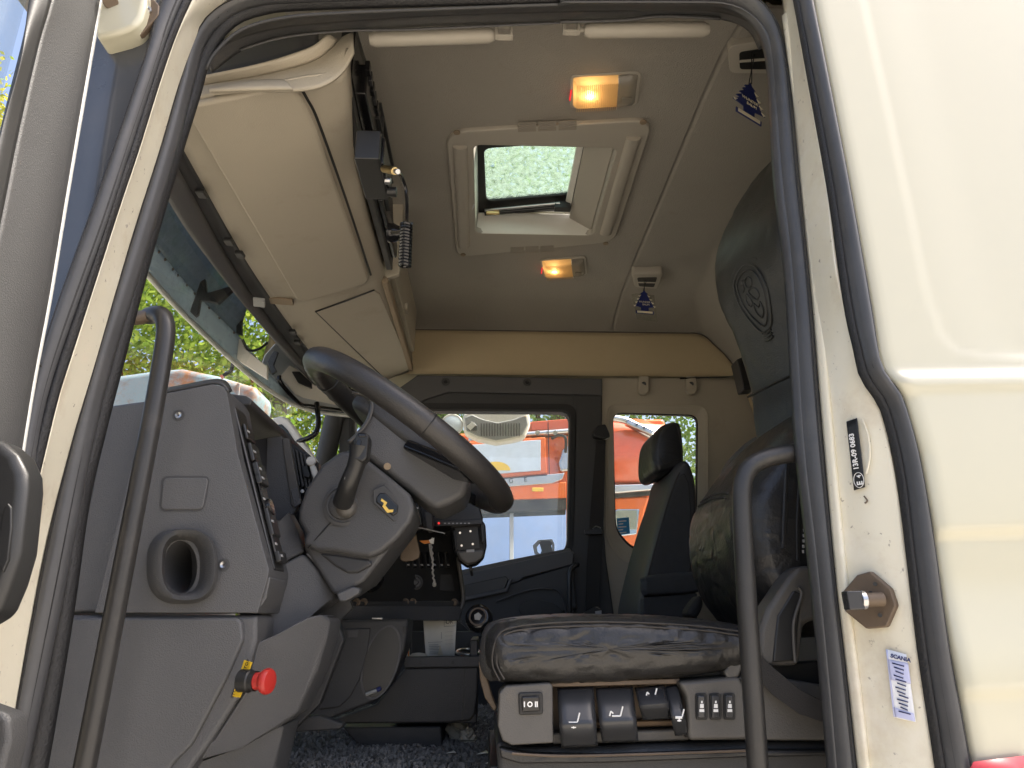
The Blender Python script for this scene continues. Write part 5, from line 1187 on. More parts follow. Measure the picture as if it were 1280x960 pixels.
# ================================================================== PASSENGER SEAT
ps = thing('passenger_seat', 'black fabric passenger seat with separate headrest in front of the far rear window', 'seat', (.62, 2.6, -.62))
SB = [(842, 586), (855, 578), (863, 592), (868, 625), (867, 720), (862, 790), (800, 800), (795, 770), (800, 735), (818, 665), (834, 615)]
pillow('backrest', xz(SB, 2.45), 2.40, 2.82, .05, 'seat_vinyl', ps, n=90, crown=.004, ends=7, ri=.02)
prism('side_panel', [(848, 596), (856, 590), (862, 604), (865, 640), (864, 720), (860, 768), (804, 770), (808, 730), (824, 668), (838, 622)], 2.394, .02, 'armrest_cloth', ps, bevel=.008)
seam('stitching', [(847, 592), (836, 620), (822, 668), (806, 730), (801, 775)], 2.42, 2.398, .003, 'stitch', ps)
seam('piping', [(858, 600), (863, 630), (862, 720), (858, 770)], 2.45, 2.404, .004, 'leather', ps)
HR = [(813, 560), (817, 543), (828, 532), (843, 529), (850, 538), (853, 572), (850, 586), (836, 591), (821, 595), (813, 585)]
hr = pillow('headrest', xz([(u+0, v) for u, v in HR], 2.50), 2.46, 2.72, .045, 'leather', ps, n=70, ends=8, ri=.02)
for v in hr.data.vertices: v.co.x -= .02*(v.co.y-2.5)
seam('headrest_seam', [(824, 548), (832, 538), (842, 536), (848, 572), (838, 578), (828, 583), (822, 575)], 2.50, 2.456, .0016, 'stitch', ps)
for dy in (2.54, 2.64): cyl('headrest_post', (PY(838, 582, 2.5).x, dy, PY(838, 582, 2.5).z), (PY(842, 600, 2.5).x, dy, PY(842, 600, 2.5).z), .007, 'steel', ps)
pillow('armrest', xz([(803, 728), (808, 720), (860, 715), (872, 720), (872, 740), (815, 745), (804, 741)], 2.36), 2.33, 2.41, .03, 'armrest_cloth', ps, n=50, ri=.010)
prism('armrest_base', [(804, 747), (872, 741), (872, 790), (804, 790)], 2.345, .05, 'armrest_cloth', ps, bevel=.006)
pillow('cushion', [(.08, -.02), (.12, .015), (.45, .0), (.56, -.02), (.56, -.12), (.12, -.13), (.07, -.08)], 2.38, 2.84, .04, 'fabric', ps, n=60)
box('pedestal', (.33, 2.6, -.36), (.40, .40, .44), 'black_plastic', ps)
# far seat belt
fbt = thing('far_seat_belt', 'dark passenger seat belt hanging on the far pillar', 'seat belt', PY(740, 768, 3.1))
slanted('webbing', [(746, 545, 3.13), (757, 545, 3.13), (755, 640, 3.12), (752, 700, 3.11), (748, 765, 3.10), (732, 765, 3.10), (734, 700, 3.11), (738, 640, 3.12)], 'belt', fbt, th=.004, bevel=.001)
prism('guide', [(741, 540), (748, 531), (757, 530), (762, 541), (763, 546), (756, 549), (742, 546)], 3.10, .04, 'black_plastic', fbt, bevel=.006)
prism('tongue', [(731, 662), (742, 661), (744, 658), (750, 659), (753, 664), (752, 668), (732, 668)], 3.09, .02, 'black_plastic', fbt, bevel=.003)
tube('tongue_wire', [PY(741, 661, 3.088), PY(745, 658, 3.088), PY(751, 660, 3.088)], .003, 'steel', fbt, seg=6)
prism('buckle', [(730, 766), (745, 758), (752, 762), (750, 772), (732, 772)], 3.05, .03, 'black_plastic', fbt, bevel=.003); prism('buckle_plate', [(744, 764), (752, 763), (752, 770), (745, 771)], 3.045, .005, 'steel', fbt, bevel=.001)

# ================================================================== FAR (PASSENGER) DOOR
pd = thing('passenger_door', 'closed dark passenger door with window, sill trim and speaker panel', 'door', (0.0, 3.2, -.5))
oF = [PY(u, v, 3.17) for u, v in [(424, 486), (497, 487), (720, 482), (720, 1000), (424, 1000)]]
iF = rounded([PY(u, v, 3.17) for u, v in [(444, 513), (712, 515), (709, 689), (575, 713), (444, 738)]], .05, 6)
ring('frame', oF, iF, (0, .05, 0), 'dash_dark', pd, n=110)
iF2 = rounded([PY(u, v, 3.165) for u, v in [(436, 503), (721, 505), (717, 694), (575, 721), (436, 746)]], .06, 6)
iF3 = rounded([PY(u, v, 3.165) for u, v in [(441, 510), (714, 512), (711, 690), (575, 715), (441, 740)]], .05, 6)
ring('window_seal', iF2, iF3, (0, .02, 0), 'rubber_black', pd, n=110)
extrude('window_glass', rounded([PY(u, v, 3.205) for u, v in [(440, 510), (715, 512), (711, 691), (575, 716), (440, 741)]], .04, 6), (0, .004, 0), 'window', pd, bevel=0)
prism('sill_trim', [(560, 722), (640, 704), (712, 688), (718, 690), (716, 706), (655, 722), (648, 727), (570, 745)], 3.10, .07, 'dash', pd, bevel=.006)
prism('sill_cap', [(560, 716), (640, 699), (712, 685), (715, 689), (640, 706), (560, 724)], 3.11, .07, 'silver' if False else 'seat_plastic', pd, bevel=.004)
prism('pull_recess', [(572, 733), (632, 720), (636, 724), (630, 738), (576, 750)], 3.096, .01, 'black_plastic', pd, bevel=.004)
prism('pull_edge', [(572, 748), (632, 735), (638, 722), (641, 723), (634, 740), (572, 753)], 3.085, .03, 'dash', pd, bevel=.004)
prism('armrest', [(560, 752), (640, 728), (716, 704), (722, 760), (560, 810)], 3.11, .06, 'dash_dark', pd, bevel=.010)
prism('trim_panel', [(540, 752), (718, 735), (722, 1000), (540, 1000)], 3.13, .05, 'dash_dark', pd, bevel=.006)
tube('panel_crease', [PY(620, 752, 3.095), PY(660, 738, 3.095), (PY(690, 736, 3.095)), PY(702, 745, 3.095), PY(708, 768, 3.095)], .004, 'dash', pd, seg=6)
extrude('speaker_grille', [PY(676+27*math.cos(a)+6*math.sin(a), 764+14*math.sin(a), 3.10) for a in [2*math.pi*k/30 for k in range(30)]], (0, .012, 0), 'ink_black', pd, bevel=.002)
tube('pull_handle', [PY(722, 706, 3.10), PY(715, 710, 3.06), PY(712, 722, 3.05), PY(712, 760, 3.05), PY(713, 790, 3.06)], .010, 'handle_paint', pd, seg=10)
prism('torn_sticker', [(674, 678), (677, 676), (687, 676), (691, 679), (689, 682), (692, 692), (675, 694), (677, 688)], 3.203, .001, 'mesh_grey', pd, bevel=0)
ring('sticker_edge', [PY(u, v, 3.2045) for u, v in [(666, 682), (673, 675), (690, 674), (693, 680), (693, 693), (674, 697), (668, 692)]], [PY(u, v, 3.2045) for u, v in [(671, 684), (675, 679), (688, 677.5), (690, 682), (690.5, 690), (676, 693), (672, 690)]], (0, .0008, 0), 'white_print', pd, n=40)
qs = thing('window_sticker', 'blue printed sticker in the corner of the far rear window', 'sticker', PY(779, 668, 3.215))
prism('sheet', [(771, 648), (786, 646.5), (787.5, 667), (772.5, 669)], 3.2145, .001, 'sticker_blue', qs, bevel=0)
for k in range(5): prism('print_line', [(773, 651+k*3.6), (783-(k % 2)*4, 650.3+k*3.6), (783-(k % 2)*4, 651.8+k*3.6), (773, 652.6+k*3.6)], 3.2138, .0006, 'white_print', qs, bevel=0)

# ================================================================== GRAB HANDLES AT THE DOORWAY
g1 = thing('grab_handle', 'long black grab handle in front of the dashboard end', 'grab handle', PY(100, 975, 1.13), 'black grab handles at the doorway')
tube('bar', [PY(186, 395, 1.16), PY(198, 393, 1.145), PY(205, 399, 1.135), PY(207, 418, 1.13), PY(201, 460, 1.128), PY(186, 545, 1.126), PY(158, 690, 1.124), PY(128, 845, 1.124), PY(98, 1000, 1.125)], lambda s: .0150, 'handle_paint', g1, seg=18, n=90)
tube('mount', [PY(162, 398, 1.18), PY(176, 397, 1.165), PY(190, 394, 1.15)], .0125, 'beige_dark' if False else 'brown_metal', g1, seg=14)
g2 = thing('grab_handle', 'bent black grab handle in front of the driver seat back', 'grab handle', PY(952, 1000, 1.14), 'black grab handles at the doorway')
tube('bar', [PY(1012, 564, 1.15), PY(985, 567, 1.142), PY(955, 574, 1.14), PY(936, 586, 1.138), PY(928, 608, 1.137), PY(928, 650, 1.137), PY(934, 760, 1.137), PY(942, 880, 1.137), (PY(950, 1000, 1.138))], lambda s: .0152, 'handle_paint', g2, seg=18, n=90)

# ================================================================== NEAR (DRIVER) DOOR, SWUNG OPEN AT THE LEFT
dd = thing('driver_door', 'open driver door at the left edge with grey window frame and black inner panel', 'door', (-.68, .9, -.6))
wl_ = [(131, -40), (122, 10), (105, 105), (80, 250), (60, 370), (40, 475), (26, 560), (14, 640)]
strip('window_frame', wl_, .964, [(72, -40), (60, 10), (45, 60), (20, 170), (2, 260), (-30, 420), (-50, 560), (-70, 640)], .840, .012, 'dash_dark', dd, n=60, k=10)
strip('door_edge', [(p[0]-2, p[1]) for p in wl_], .962, [(p[0]+3.6, p[1]) for p in wl_], .968, .002, 'white_edge', dd, n=50, k=3)
strip('glass_seal', [(72, -40), (60, 10), (45, 60), (20, 170), (2, 260), (-30, 420), (-50, 560)], .838, [(48, -40), (37, 0), (24, 75), (0, 165), (-25, 280), (-55, 420), (-70, 560)], .815, .006, 'black_plastic', dd, n=50)
extrude('window_glass', [Vector((-.668, .835, .28)), Vector((-.668, .835, 1.16)), Vector((-.668, -.05, 1.16)), Vector((-.668, -.05, .28))], (-.004, 0, 0), 'window', dd, bevel=0)
box('skin', (-.715, .42, -.12), (.03, 1.05, .84), 'cream', dd); box('inner_panel', (-.68, .40, -.14), (.04, 1.0, .80), 'dash', dd)
box('rear_post', (-.68, -.08, .72), (.05, .07, .92), 'dash', dd); box('top_rail', (-.68, .42, 1.18), (.05, 1.08, .06), 'dash', dd)
prism('handle_pod', [(-60, 520), (4, 552), (20, 566), (30, 590), (31, 610), (22, 690), (10, 730), (-6, 770), (-60, 800)], .905, .05, 'black_plastic', dd, bevel=.014, seg=4)
prism('handle_recess', [(3, 640), (9, 628), (14, 634), (14, 660), (10, 700), (3, 716), (-4, 705), (-2, 670)], .9025, .006, 'ink_black', dd, bevel=.002)
prism('lower_trim', [(-30, 880), (4, 892), (11, 896), (12, 925), (6, 950), (-4, 1000), (-40, 1000)], .93, .04, 'dash_dark', dd, bevel=.008)
ac = thing('corner_deflector', 'glossy dark blue grey corner panel between the open door and front pillar', 'panel', PY(60, 480, 1.02))
prism('panel', [(215, -40), (192, 30), (186, 62), (156, 153), (116, 263), (76, 373), (49, 460), (31, 540), (10, 620), (-20, 620), (20, 480), (62, 300), (92, 120), (112, -40)], 1.004, .03, 'corner_panel', ac, bevel=.004)
tube('lower_clip', [PY(43, 468, .99), PY(47, 458, .99), PY(52, 455, .99)], .006, 'black_plastic', ac)
hb = thing('hinge_bracket', 'cream rounded bracket with bolted dark plate at the top left', 'bracket', PY(150, 45, .98))
prism('cover', [(122, -40), (184, -40), (182, 2), (177, 20), (168, 33), (152, 39), (126, 46), (118, 46)], .966, .05, 'cream', hb, bevel=.012, seg=4)
prism('plate', [(160, 40), (158, 46), (170, 45), (178, 41), (198, 18), (199, 6), (192, -2), (178, 0)], .985, .012, 'brown_metal', hb, bevel=.003)
for u, v in [(184, 13), (172, 37)]:
    lathe('bolt', PY(u, v, .984), (0, -1, 0), [(.0085, 0), (.0085, .002), (.0065, .002), (.0065, .008), (.005, .009)], 'steel', hb, seg=6)
cyl('stud', PY(138, 2, .964), PY(138, 2, .960), .012, 'brown_metal', hb)

# ================================================================== THINGS ON THE REAR JAMB
jl = [(160, 994, 1022), (238, 1001, 1035), (370, 1014, 1053), (520, 1026, 1105), (711, 1043, 1136), (851, 1059, 1154), (1040, 1080, 1184)]
def jamb(u, v, off=.002):
    ua = np.interp(v, [q[0] for q in jl], [q[1] for q in jl]); ub = np.interp(v, [q[0] for q in jl], [q[2] for q in jl]); t = (u-ua)/(ub-ua)
    return PY(u, v, 1.103-.081*t-.010*math.sin(math.pi*max(0, min(1, t)))-.003-off)
def jpatch(name, q, m, par, off=.002, n=8):
    V = []; Fc = []
    for i in range(n+1):
        for j in range(n+1):
            s, t = i/n, j/n; u = (q[0][0]*(1-s)+q[1][0]*s)*(1-t)+(q[3][0]*(1-s)+q[2][0]*s)*t; v = (q[0][1]*(1-s)+q[1][1]*s)*(1-t)+(q[3][1]*(1-s)+q[2][1]*s)*t
            V.append(jamb(u, v, off))
    for i in range(n):
        for j in range(n): k = i*(n+1)+j; Fc.append((k, k+1, k+n+2, k+n+1))
    return mesh(name, V, Fc, m, par, solid=.0006, angle=80)
s1 = thing('approval_sticker', 'narrow black sticker reading E4 13R-09 0683 on the door jamb', 'sticker', jamb(1068, 612))
jpatch('sheet', [(1058, 527), (1071.5, 522.5), (1081.5, 609), (1067.5, 613)], 'ink_black', s1)
xd = jamb(1066, 535)-jamb(1075, 598); yd = jamb(1058, 565)-jamb(1072, 562)
text('lettering', '13R-09 0683', jamb(1073.2, 587, .005), xd, yd, .0078, 'white_print', s1, bold=.00025)
text('lettering', 'E', jamb(1078.2, 606, .005), xd, yd, .0085, 'white_print', s1, bold=.0003); text('lettering', '4', jamb(1076, 597, .005), xd, yd, .0062, 'white_print', s1, bold=.0002)
c = jamb(1073.4, 600, .004); xn, yn = xd.normalized(), (yd-xd*yd.dot(xd)/xd.length_squared).normalized()
tube('ring', [c+xn*math.cos(a)*.0112+yn*math.sin(a)*.0078 for a in [2*math.pi*k/30 for k in range(30)]], .0005, 'white_print', s1, closed=True, seg=5, smoothpath=False)
s2 = thing('paint_label', 'worn pale blue and white maker label below the door striker', 'sticker', jamb(1132, 900))
jpatch('sheet', [(1107, 811), (1133, 818), (1145, 903), (1118, 897)], 'label_white', s2, .002)
jpatch('blue_field', [(1109.5, 824), (1135.2, 829), (1138.8, 855), (1113, 850)], 'label_blue', s2, .0028)
jpatch('blue_field', [(1117, 884), (1142.4, 892), (1144, 902), (1119, 896)], 'label_blue', s2, .0028); jpatch('blue_field', [(1107.4, 812), (1109.5, 812.6), (1119, 896), (1117, 896)], 'label_blue', s2, .0027)
xd2 = jamb(1132, 822)-jamb(1112, 817); yd2 = jamb(1112, 814)-jamb(1113.5, 822)
text('lettering', 'SCANIA', jamb(1113, 821.5, .005), xd2, yd2, .0050, 'ink', s2, bold=.0003)
for k in range(13):
    v = 828+k*5; sx = (v-812)*.135
    jpatch('print_line', [(1113+sx+(k % 3)*1.5, v), (1128+sx-(k % 4), v+4), (1128+sx-(k % 4), v+5.6), (1113+sx+(k % 3)*1.5, v+1.6)], 'ink', s2, .0036, n=2)
sk = thing('door_striker', 'brown octagonal striker plate with steel bolt on the rear jamb', 'striker', jamb(1090, 786))
octo = [(1056, 741), (1075, 719), (1092, 714), (1118, 736), (1125, 757), (1113, 784), (1087, 786), (1060, 764)]
P = [jamb(u, v, .002) for u, v in octo]; cc = sum(P, Vector())/8; nrm = (P[2]-cc).cross(P[0]-cc).normalized(); nrm = nrm if nrm.y < 0 else -nrm
extrude('plate', P, nrm*.010, 'brown_metal', sk, bevel=.003)
for u, v in [(1094, 730), (1100, 769), (1088, 741)]: cyl('hole', jamb(u, v, .0128), jamb(u, v, .0136), .0028, 'ink_black', sk, bevel=0)
a = jamb(1104, 749, .018); b = jamb(1078, 750, .040); dv = (b-a).normalized()
cyl('bolt', a, b, .0095, 'brown_metal', sk); cyl('collar', b-dv*.004, b+dv*.004, .0125, 'steel', sk)
zq = Vector((0, 0, 1)); yq = dv.cross(zq).normalized(); zq = yq.cross(dv)
box('head', b+dv*.013, (.022, .020, .025), 'lever', sk, rot=Matrix((dv, yq, zq)).transposed(), bevel=.002)
# a faint runny sealant drip beside the sticker
tube('sealant_bead', [jamb(1078, 525, .001), jamb(1085, 545, .001), jamb(1087, 570, .001), jamb(1083, 592, .001)], .0018, 'jamb', cab, seg=6)
tube('sealant_bead', [jamb(1080, 620, .001), jamb(1084, 626, .001), jamb(1081, 629, .001)], .0012, 'brown_metal', cab, seg=6)

# ================================================================== OUTSIDE
g = mesh('ground', [(-400, -400, -1.75), (400, -400, -1.75), (400, 400, -1.75), (-400, 400, -1.75)], [(0, 1, 2, 3)], 'bounce_ground', smooth=False); g['kind'] = 'structure'
# outer sun visor and front mirrors of this cab
vs = thing('sun_visor', 'weathered grey outer sun visor with black brackets above the windscreen', 'sun visor', (-1.0, 2.2, .95))
VL = [PY(*p) for p in [(140, 296, 1.6), (183, 342, 1.9), (230, 393, 2.2), (290, 450, 2.5), (340, 490, 2.75), (385, 512, 2.95), (440, 520, 3.15)]]
VM = [PY(*p) for p in [(160, 262, 1.64), (202, 318, 1.93), (237, 360, 2.22), (297, 420, 2.52), (344, 476, 2.76), (385, 500, 2.95), (440, 508, 3.15)]]
VU = [PY(*p) for p in [(205, 150, 1.62), (250, 238, 1.90), (290, 300, 2.18), (318, 352, 2.42)]]
band('lip', VL, VM, 'visor_acrylic', th=.010, par=vs, label='pale weathered lip of the outer visor')
tube('edge', VL, .009, 'white_edge', vs, seg=8)
band('tinted_panel', VM[:4], VU, 'smoked_acrylic', th=.008, par=vs)
prism('bracket', [(237, 389), (243, 395), (247, 392), (250, 374), (272, 379), (290, 362), (286, 358), (258, 366), (256, 348), (250, 352)], 2.22, .02, 'black_plastic', vs, bevel=.003)
prism('bracket', [(295, 372), (301, 376), (302, 418), (295, 416)], 2.48, .02, 'black_plastic', vs, bevel=.003)
prism('end_plate', [(287, 420), (302, 424), (306, 436), (334, 458), (334, 474), (300, 452), (286, 440)], 2.52, .02, 'plastic_white', vs, bevel=.003)
tube('cable', [PY(303, 424, 2.5), PY(310, 437, 2.52), PY(322, 437, 2.56), (PY(334, 429, 2.6))], .005, 'ink_black', vs, seg=8)
for t in np.linspace(.15, .62, 12):
    p = catmull(VM, 60)[int(t*60)]; cyl('rivet', p+Vector((.004, -.004, -.006)), p+Vector((.006, -.008, -.010)), .005, 'brown_metal', vs, seg=10)
fm = thing('front_mirror_mount', 'grey and white mirror housing on the far top corner of the windscreen', 'mirror mount', PY(400, 515, 3.0))
slanted('housing', [(322, 468, 2.78), (330, 444, 2.78), (344, 428, 2.78), (356, 432, 2.80), (380, 456, 2.9), (410, 482, 3.05), (440, 496, 3.12), (440, 516, 3.12), (390, 510, 2.97), (352, 494, 2.8)], 'visor', fm, th=.03, bevel=.01)
slanted('inner_plate', [(350, 470, 2.80), (362, 456, 2.80), (385, 470, 2.92), (420, 494, 3.04), (436, 508, 3.1), (395, 506, 2.97), (368, 492, 2.85)], 'plastic_white', fm, th=.02, bevel=.006)
slanted('dark_slot', [(364, 464, 2.79), (374, 464, 2.80), (389, 478, 2.84), (390, 486, 2.86), (372, 478, 2.80)], 'ink_black', fm, th=.015, bevel=.004)
prism('loop', [(334, 452), (342, 438), (348, 440), (342, 456), (346, 464), (340, 468)], 2.765, .012, 'black_plastic', fm, bevel=.003)
prism('block', [(322, 458), (334, 456), (335, 472), (324, 470)], 2.76, .02, 'plastic_white', fm, bevel=.003)
tube('frame_tube', [PY(349, 470, 2.775), PY(352, 480, 2.78), PY(374, 504, 2.86), PY(390, 508, 2.93), PY(434, 514, 3.08)], .009, 'gloss_black', fm, seg=10)
tube('mirror_arm', [PY(396, 504, 2.92), PY(397, 516, 2.90), PY(398, 530, 2.88), PY(394, 542, 2.87), PY(382, 549, 2.87), PY(372, 552, 2.88)], .011, 'gloss_black', fm, seg=12)
mat('mirror_dark', (.035, .045, .05), .25, var=.3, vs=12)
m2 = thing('front_mirror', 'white framed front mirror seen through the windscreen', 'mirror', PY(370, 590, 2.88))
prism('shell', [(316, 535), (340, 522), (352, 519), (360, 523), (370, 536), (400, 582), (401, 592), (394, 598), (360, 580)], 2.87, .05, 'white_print', m2, bevel=.012, seg=4)
prism('mirror_glass', [(337, 541), (345, 531), (352, 530), (359, 537), (379, 567), (374, 574), (350, 562), (339, 553)], 2.866, .008, 'mirror_dark', m2, bevel=.002)
fmr = thing('far_door_mirror', 'pale framed door mirror with ribbed grey back outside the far window', 'mirror', PY(620, 553, 3.75))
prism('shell', [(578, 519), (584, 513), (650, 512), (662, 516), (663, 530), (656, 546), (640, 550), (620, 553), (596, 548), (580, 540)], 3.72, .10, 'plastic_white', fmr, bevel=.02, seg=4)
prism('back', [(581, 522), (590, 518), (604, 524), (622, 528), (642, 524), (658, 518), (660, 530), (653, 543), (638, 547), (620, 550), (598, 545), (583, 538)], 3.712, .015, 'mesh_grey', fmr, bevel=.006)
for k in range(15): prism('rib', [(601+k*3.4, 529), (602.4+k*3.4, 529), (602.4+k*3.4, 545), (601+k*3.4, 545)], 3.708, .006, 'dash', fmr, bevel=.001)
prism('ball_joint', [(584, 530), (592, 526), (597, 533), (596, 538), (586, 538)], 3.703, .01, 'dash_dark', fmr, bevel=.004); prism('tag', [(583, 533), (590, 527), (595, 531), (588, 538)], 3.698, .004, 'plastic_white', fmr, bevel=.001)
rm = thing('round_mirror', 'small round blind spot mirror outside the far window', 'mirror', PY(566, 545, 3.8))
lathe('shell', PY(565, 531, 3.80), (0, -1, 0), [(.035, -.05), (.055, -.02), (.062, .0), (.058, .008), (.056, .006)], 'plastic_white', rm); lathe('mirror_glass', PY(565, 531, 3.80), (0, -1, 0), [(.055, .004), (.045, .008), (.02, .011), (.002, .012)], 'pale_blue', rm)
# rusty tank-like machine part outside the windscreen
rt = thing('rusty_hood', 'pale blue rusty metal hood of a machine parked beyond the windscreen', 'hood', PY(240, 520, 5.0))
prism('shell', [(120, 472), (190, 462), (226, 459), (270, 468), (317, 482), (325, 489), (321, 506), (312, 522), (310, 600), (120, 600)], 4.7, .35, 'rust', rt, bevel=.05, seg=4)
prism('rib', [(296, 478), (300, 479), (290, 600), (286, 600)], 4.69, .03, 'rust', rt, bevel=.006)
hose = thing('hanging_hose', 'short black hose with red tip beyond the windscreen', 'hose', PY(285, 470, 3.2))
tube('hose', [PY(291, 454, 3.2), PY(289, 463, 3.2), PY(283, 467, 3.2), PY(279, 470, 3.2)], .009, 'ink_black', hose, seg=8); tube('tip', [PY(279, 470, 3.2), PY(276, 472, 3.2)], .010, 'orange_red', hose, seg=8, smoothpath=False)
# orange lorry parked alongside
ot = thing('orange_truck', 'orange truck with silver lettered strip parked beyond the far windows', 'truck', PY(700, 760, 6.0)+Vector((0, 0, -2.4)))
Yt = 5.6
prism('cab_body', [(520, 545), (592, 540), (660, 527), (830, 523), (842, 560), (846, 760), (520, 760)], Yt+.12, 1.6, 'orange', ot, bevel=.03)
prism('upper_panel', [(664, 527), (716, 523), (716, 536), (664, 538)], Yt+.10, .05, 'orange_red', ot, bevel=.006)
prism('silver_bar', [(585, 545), (720, 534), (720, 540), (660, 545), (585, 553)], Yt+.04, .06, 'silver', ot, bevel=.02)
for u in (672, 694): cyl('bar_bolt', PY(u, 541, Yt+.035), PY(u, 541, Yt+.03), .02, 'steel', ot)
prism('sign_frame', [(570, 553), (682, 546), (684, 592), (570, 604)], Yt+.02, .08, 'orange', ot, bevel=.012)
prism('sign_panel', [(574, 557), (676, 549.5), (676, 588), (574, 596)], Yt+.012, .02, 'pale_blue', ot, bevel=.004)
extrude('sign_mark', [PY(620+18*math.cos(a), 588+11*math.sin(a), Yt+.008) for a in [math.pi+math.pi*k/16 for k in range(17)]], (0, .003, 0), 'yellow', ot, bevel=0)
prism('side_lamp', [(698, 578), (703, 562), (710, 555), (714, 560), (714, 588), (700, 590)], Yt+.04, .06, 'silver', ot, bevel=.02)
prism('letter_strip', [(560, 605), (640, 597), (706, 591), (703, 599), (690, 604), (560, 614)], Yt-.01, .04, 'silver', ot, bevel=.006)
text('lettering', 'G', PY(636, 603.6, Yt-.014), (1, 0, .05), (0, 0, 1), .036, 'ink_black', ot); text('lettering', 'E', PY(655, 602, Yt-.014), (1, 0, .05), (0, 0, 1), .036, 'ink_black', ot)
prism('orange_band', [(560, 614), (708, 602), (708, 622), (560, 627)], Yt, .08, 'orange', ot, bevel=.01)
prism('dark_band', [(560, 627), (708, 622), (708, 637), (560, 643)], Yt+.03, .06, 'truck_dark', ot, bevel=.004)
slanted('windscreen', [(560, 643, Yt+.08), (708, 637, Yt+.08), (708, 745, Yt-.16), (560, 752, Yt-.16)], 'truck_glass', ot, th=.02, bevel=.004)
slanted('post', [(637, 641, Yt+.06), (642, 641, Yt+.06), (642, 745, Yt-.18), (637, 745, Yt-.18)], 'mesh_grey', ot, th=.02, bevel=.004)
prism('panel_gap', [(684.5, 528), (685.6, 528), (688, 624), (687, 624)], Yt+.012, .01, 'truck_dark', ot, bevel=0)
prism('panel_gap', [(664, 546.5), (712, 543.5), (712, 544.6), (664, 547.6)], Yt+.09, .02, 'truck_dark', ot, bevel=0)
prism('panel_gap', [(560, 603.5), (684, 593), (684, 594.3), (560, 604.8)], Yt-.012, .02, 'truck_dark', ot, bevel=0)
tube('wiper', [PY(600, 738, Yt-.16), PY(640, 722, Yt-.15), PY(690, 716, Yt-.14)], .012, 'truck_dark', ot, seg=6)
tube('wiper_arm', [PY(640, 745, Yt-.18), PY(648, 730, Yt-.17), PY(655, 720, Yt-.16)], .012, 'truck_dark', ot, seg=6)
tube('mirror_stay', [PY(690, 548, Yt-.05), PY(699, 544, Yt-.12), PY(707, 548, Yt-.15), PY(707, 566, Yt-.12)], .012, 'truck_dark', ot, seg=6)
for k in range(6): cyl('rivet', PY(694+k*.5, 548+k*8, Yt+.115), PY(694+k*.5, 548+k*8, Yt+.105), .012, 'orange_red', ot, seg=10)
box('clearance_lamp', PY(672, 612, Yt-.01), (.09, .02, .03), 'yellow', ot, bevel=.006)
# its rear-side body seen through the quarter window
V = []; Fc = []
prof = [(525, .0), (532, -.10), (548, -.16), (575, -.18), (598, -.15), (606, -.10)]
for i, (v, dy) in enumerate(prof):
    for j in range(13):
        u = 752+78*j/12; V.append(PY(u, v+max(0, (u-800)*.35) if i == 0 else v, Yt+dy+.06+.12*(j/12-.4)**2))
for i in range(len(prof)-1):
    for j in range(12): Fc.append((i*13+j, i*13+j+1, (i+1)*13+j+1, (i+1)*13+j))
mesh('cowl', V, Fc, 'orange_red', ot, solid=.02, angle=70)
prism('chrome_band', [(752, 606), (822, 604), (824, 612), (752, 618)], Yt-.10, .06, 'silver', ot, bevel=.012)
prism('grille_band', [(752, 616), (822, 612), (822, 618), (752, 624)], Yt-.05, .05, 'truck_dark', ot, bevel=.005)
prism('door_panel', [(752, 622), (812, 620), (806, 640), (800, 690), (752, 700)], Yt-.02, .05, 'orange', ot, bevel=.02)
prism('door_glass', [(764, 640), (772, 636), (800, 636), (796, 668), (764, 672)], Yt-.026, .02, 'truck_glass', ot, bevel=.01)
tube('roof_rail', [PY(762, 522, Yt-.1), PY(785, 527, Yt-.1), PY(805, 540, Yt-.1), PY(820, 548, Yt-.1)], .03, 'silver', ot, seg=8)
for k in range(3): box('roof_lamp', PY(790+k*9, 531+k*4, Yt-.12), (.10, .08, .05), 'steel', ot, rot=Matrix.Rotation(.45, 3, 'Y'), bevel=.012)
for dx in (-.3, 1.6):
    cc_ = PY(640, 760, Yt+.35); lathe('wheel', Vector((cc_.x+dx, Yt+.3, -1.25)), (0, -1, 0), [(.48, 0), (.5, .1), (.5, .25), (.45, .28), (.28, .26), (.25, .18), (.05, .18)], 'rubber', ot)
cc_ = PY(700, 760, Yt); box('chassis', (cc_.x, Yt+.8, -.65), (2.6, 1.4, 1.0), 'truck_dark', ot, bevel=.03)
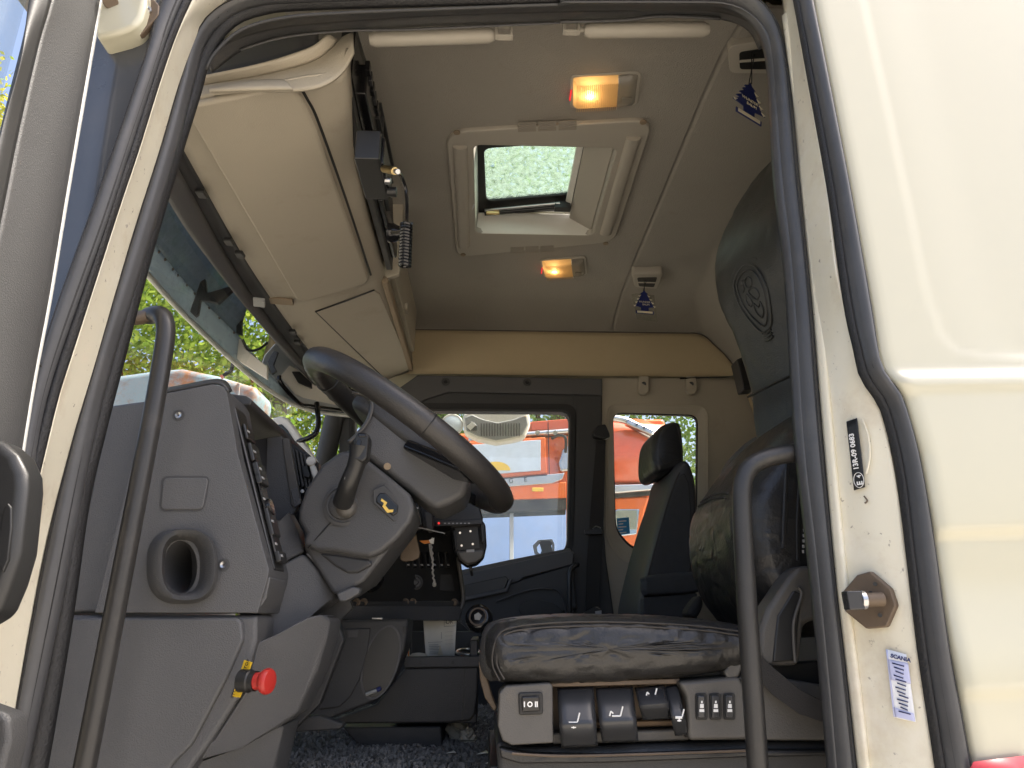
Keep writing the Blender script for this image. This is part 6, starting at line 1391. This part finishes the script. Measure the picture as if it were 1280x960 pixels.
# trees
def tree(label, x, y, h, rx, rz0, rz1, n, m, seed):
    R_ = np.random.default_rng(seed); base = Vector((x, y, -1.75))
    t = thing('tree', label, 'tree', base, 'leafy trees beyond the cab')
    top = Vector((x+.3, y, -1.75+h*.8)); tp = [base, base+Vector((.1, .1, h*.25)), base+Vector((-.1, .0, h*.5)), top]
    tube('trunk', tp, lambda s: .20*(1-s*.8), 'bark', t, seg=10)
    nb = 95
    ang = R_.uniform(0, 6.283, nb); zz = R_.uniform(rz0, rz1, nb); rr_ = rx*np.sqrt(R_.uniform(.05, 1, nb))*np.sin(np.clip((zz-rz0)/(rz1-rz0), .08, .97)*math.pi)**.5
    cl = np.stack([x+np.cos(ang)*rr_, y+np.sin(ang)*rr_*.8, zz], 1)
    for i in range(9):
        c = Vector(cl[i]); s = base.lerp(top, .3+.06*i); tube('limb', [s, s.lerp(c, .5)+Vector((0, 0, .2)), c], lambda q: .06*(1-q*.8), 'bark', t, seg=6)
    n = int(n*1.9); k = R_.integers(0, nb, n); P = cl[k]+R_.normal(0, 1, (n, 3))*np.array([.55, .55, .38])
    d1 = R_.normal(0, 1, (n, 3)); d1 /= np.linalg.norm(d1, axis=1)[:, None]; d2 = np.cross(d1, R_.normal(0, 1, (n, 3))); d2 /= np.linalg.norm(d2, axis=1)[:, None]
    s = R_.uniform(.03, .065, n)[:, None]
    V = np.zeros((n*4, 3)); V[0::4] = P-d1*s; V[1::4] = P+d2*s*.55; V[2::4] = P+d1*s; V[3::4] = P-d2*s*.55
    me = bpy.data.meshes.new('crown'); me.from_pydata(V.tolist(), [], [(4*i, 4*i+1, 4*i+2, 4*i+3) for i in range(n)]); me.materials.append(MATS[m])
    o = bpy.data.objects.new('crown', me); COL.objects.link(o); attach(o, t); return t
tree('bright yellow green tree seen left through the windscreen', -6.0, 11.0, 9.5, 2.6, .3, 8.5, 19000, 'leaf', 1)
tree('yellow green tree behind the steering wheel through the windscreen', -3.2, 10.0, 9.0, 2.4, .2, 8.0, 19000, 'leaf', 2)
tree('darker green tree behind the far front pillar', -1.0, 12.5, 10.0, 2.4, .0, 9.5, 17000, 'leaf_dark', 3)
tree('green tree above the orange truck in the far window', 1.3, 12.0, 11.0, 2.6, .0, 10.5, 17000, 'leaf_dark', 4)
tree('green tree at the right edge of the far rear window', 4.2, 11.0, 10.0, 2.4, -.5, 9.0, 17000, 'leaf_dark', 5)
tree('tree with yellowing leaves at the far left of the windscreen', -8.6, 10.0, 9.0, 2.4, -.4, 8.0, 14000, 'leaf_warm', 6)
tree('low leafy tree under the front mirror seen through the windscreen', -4.4, 13.5, 8.0, 2.8, -1.2, 5.0, 15000, 'leaf_warm', 8)
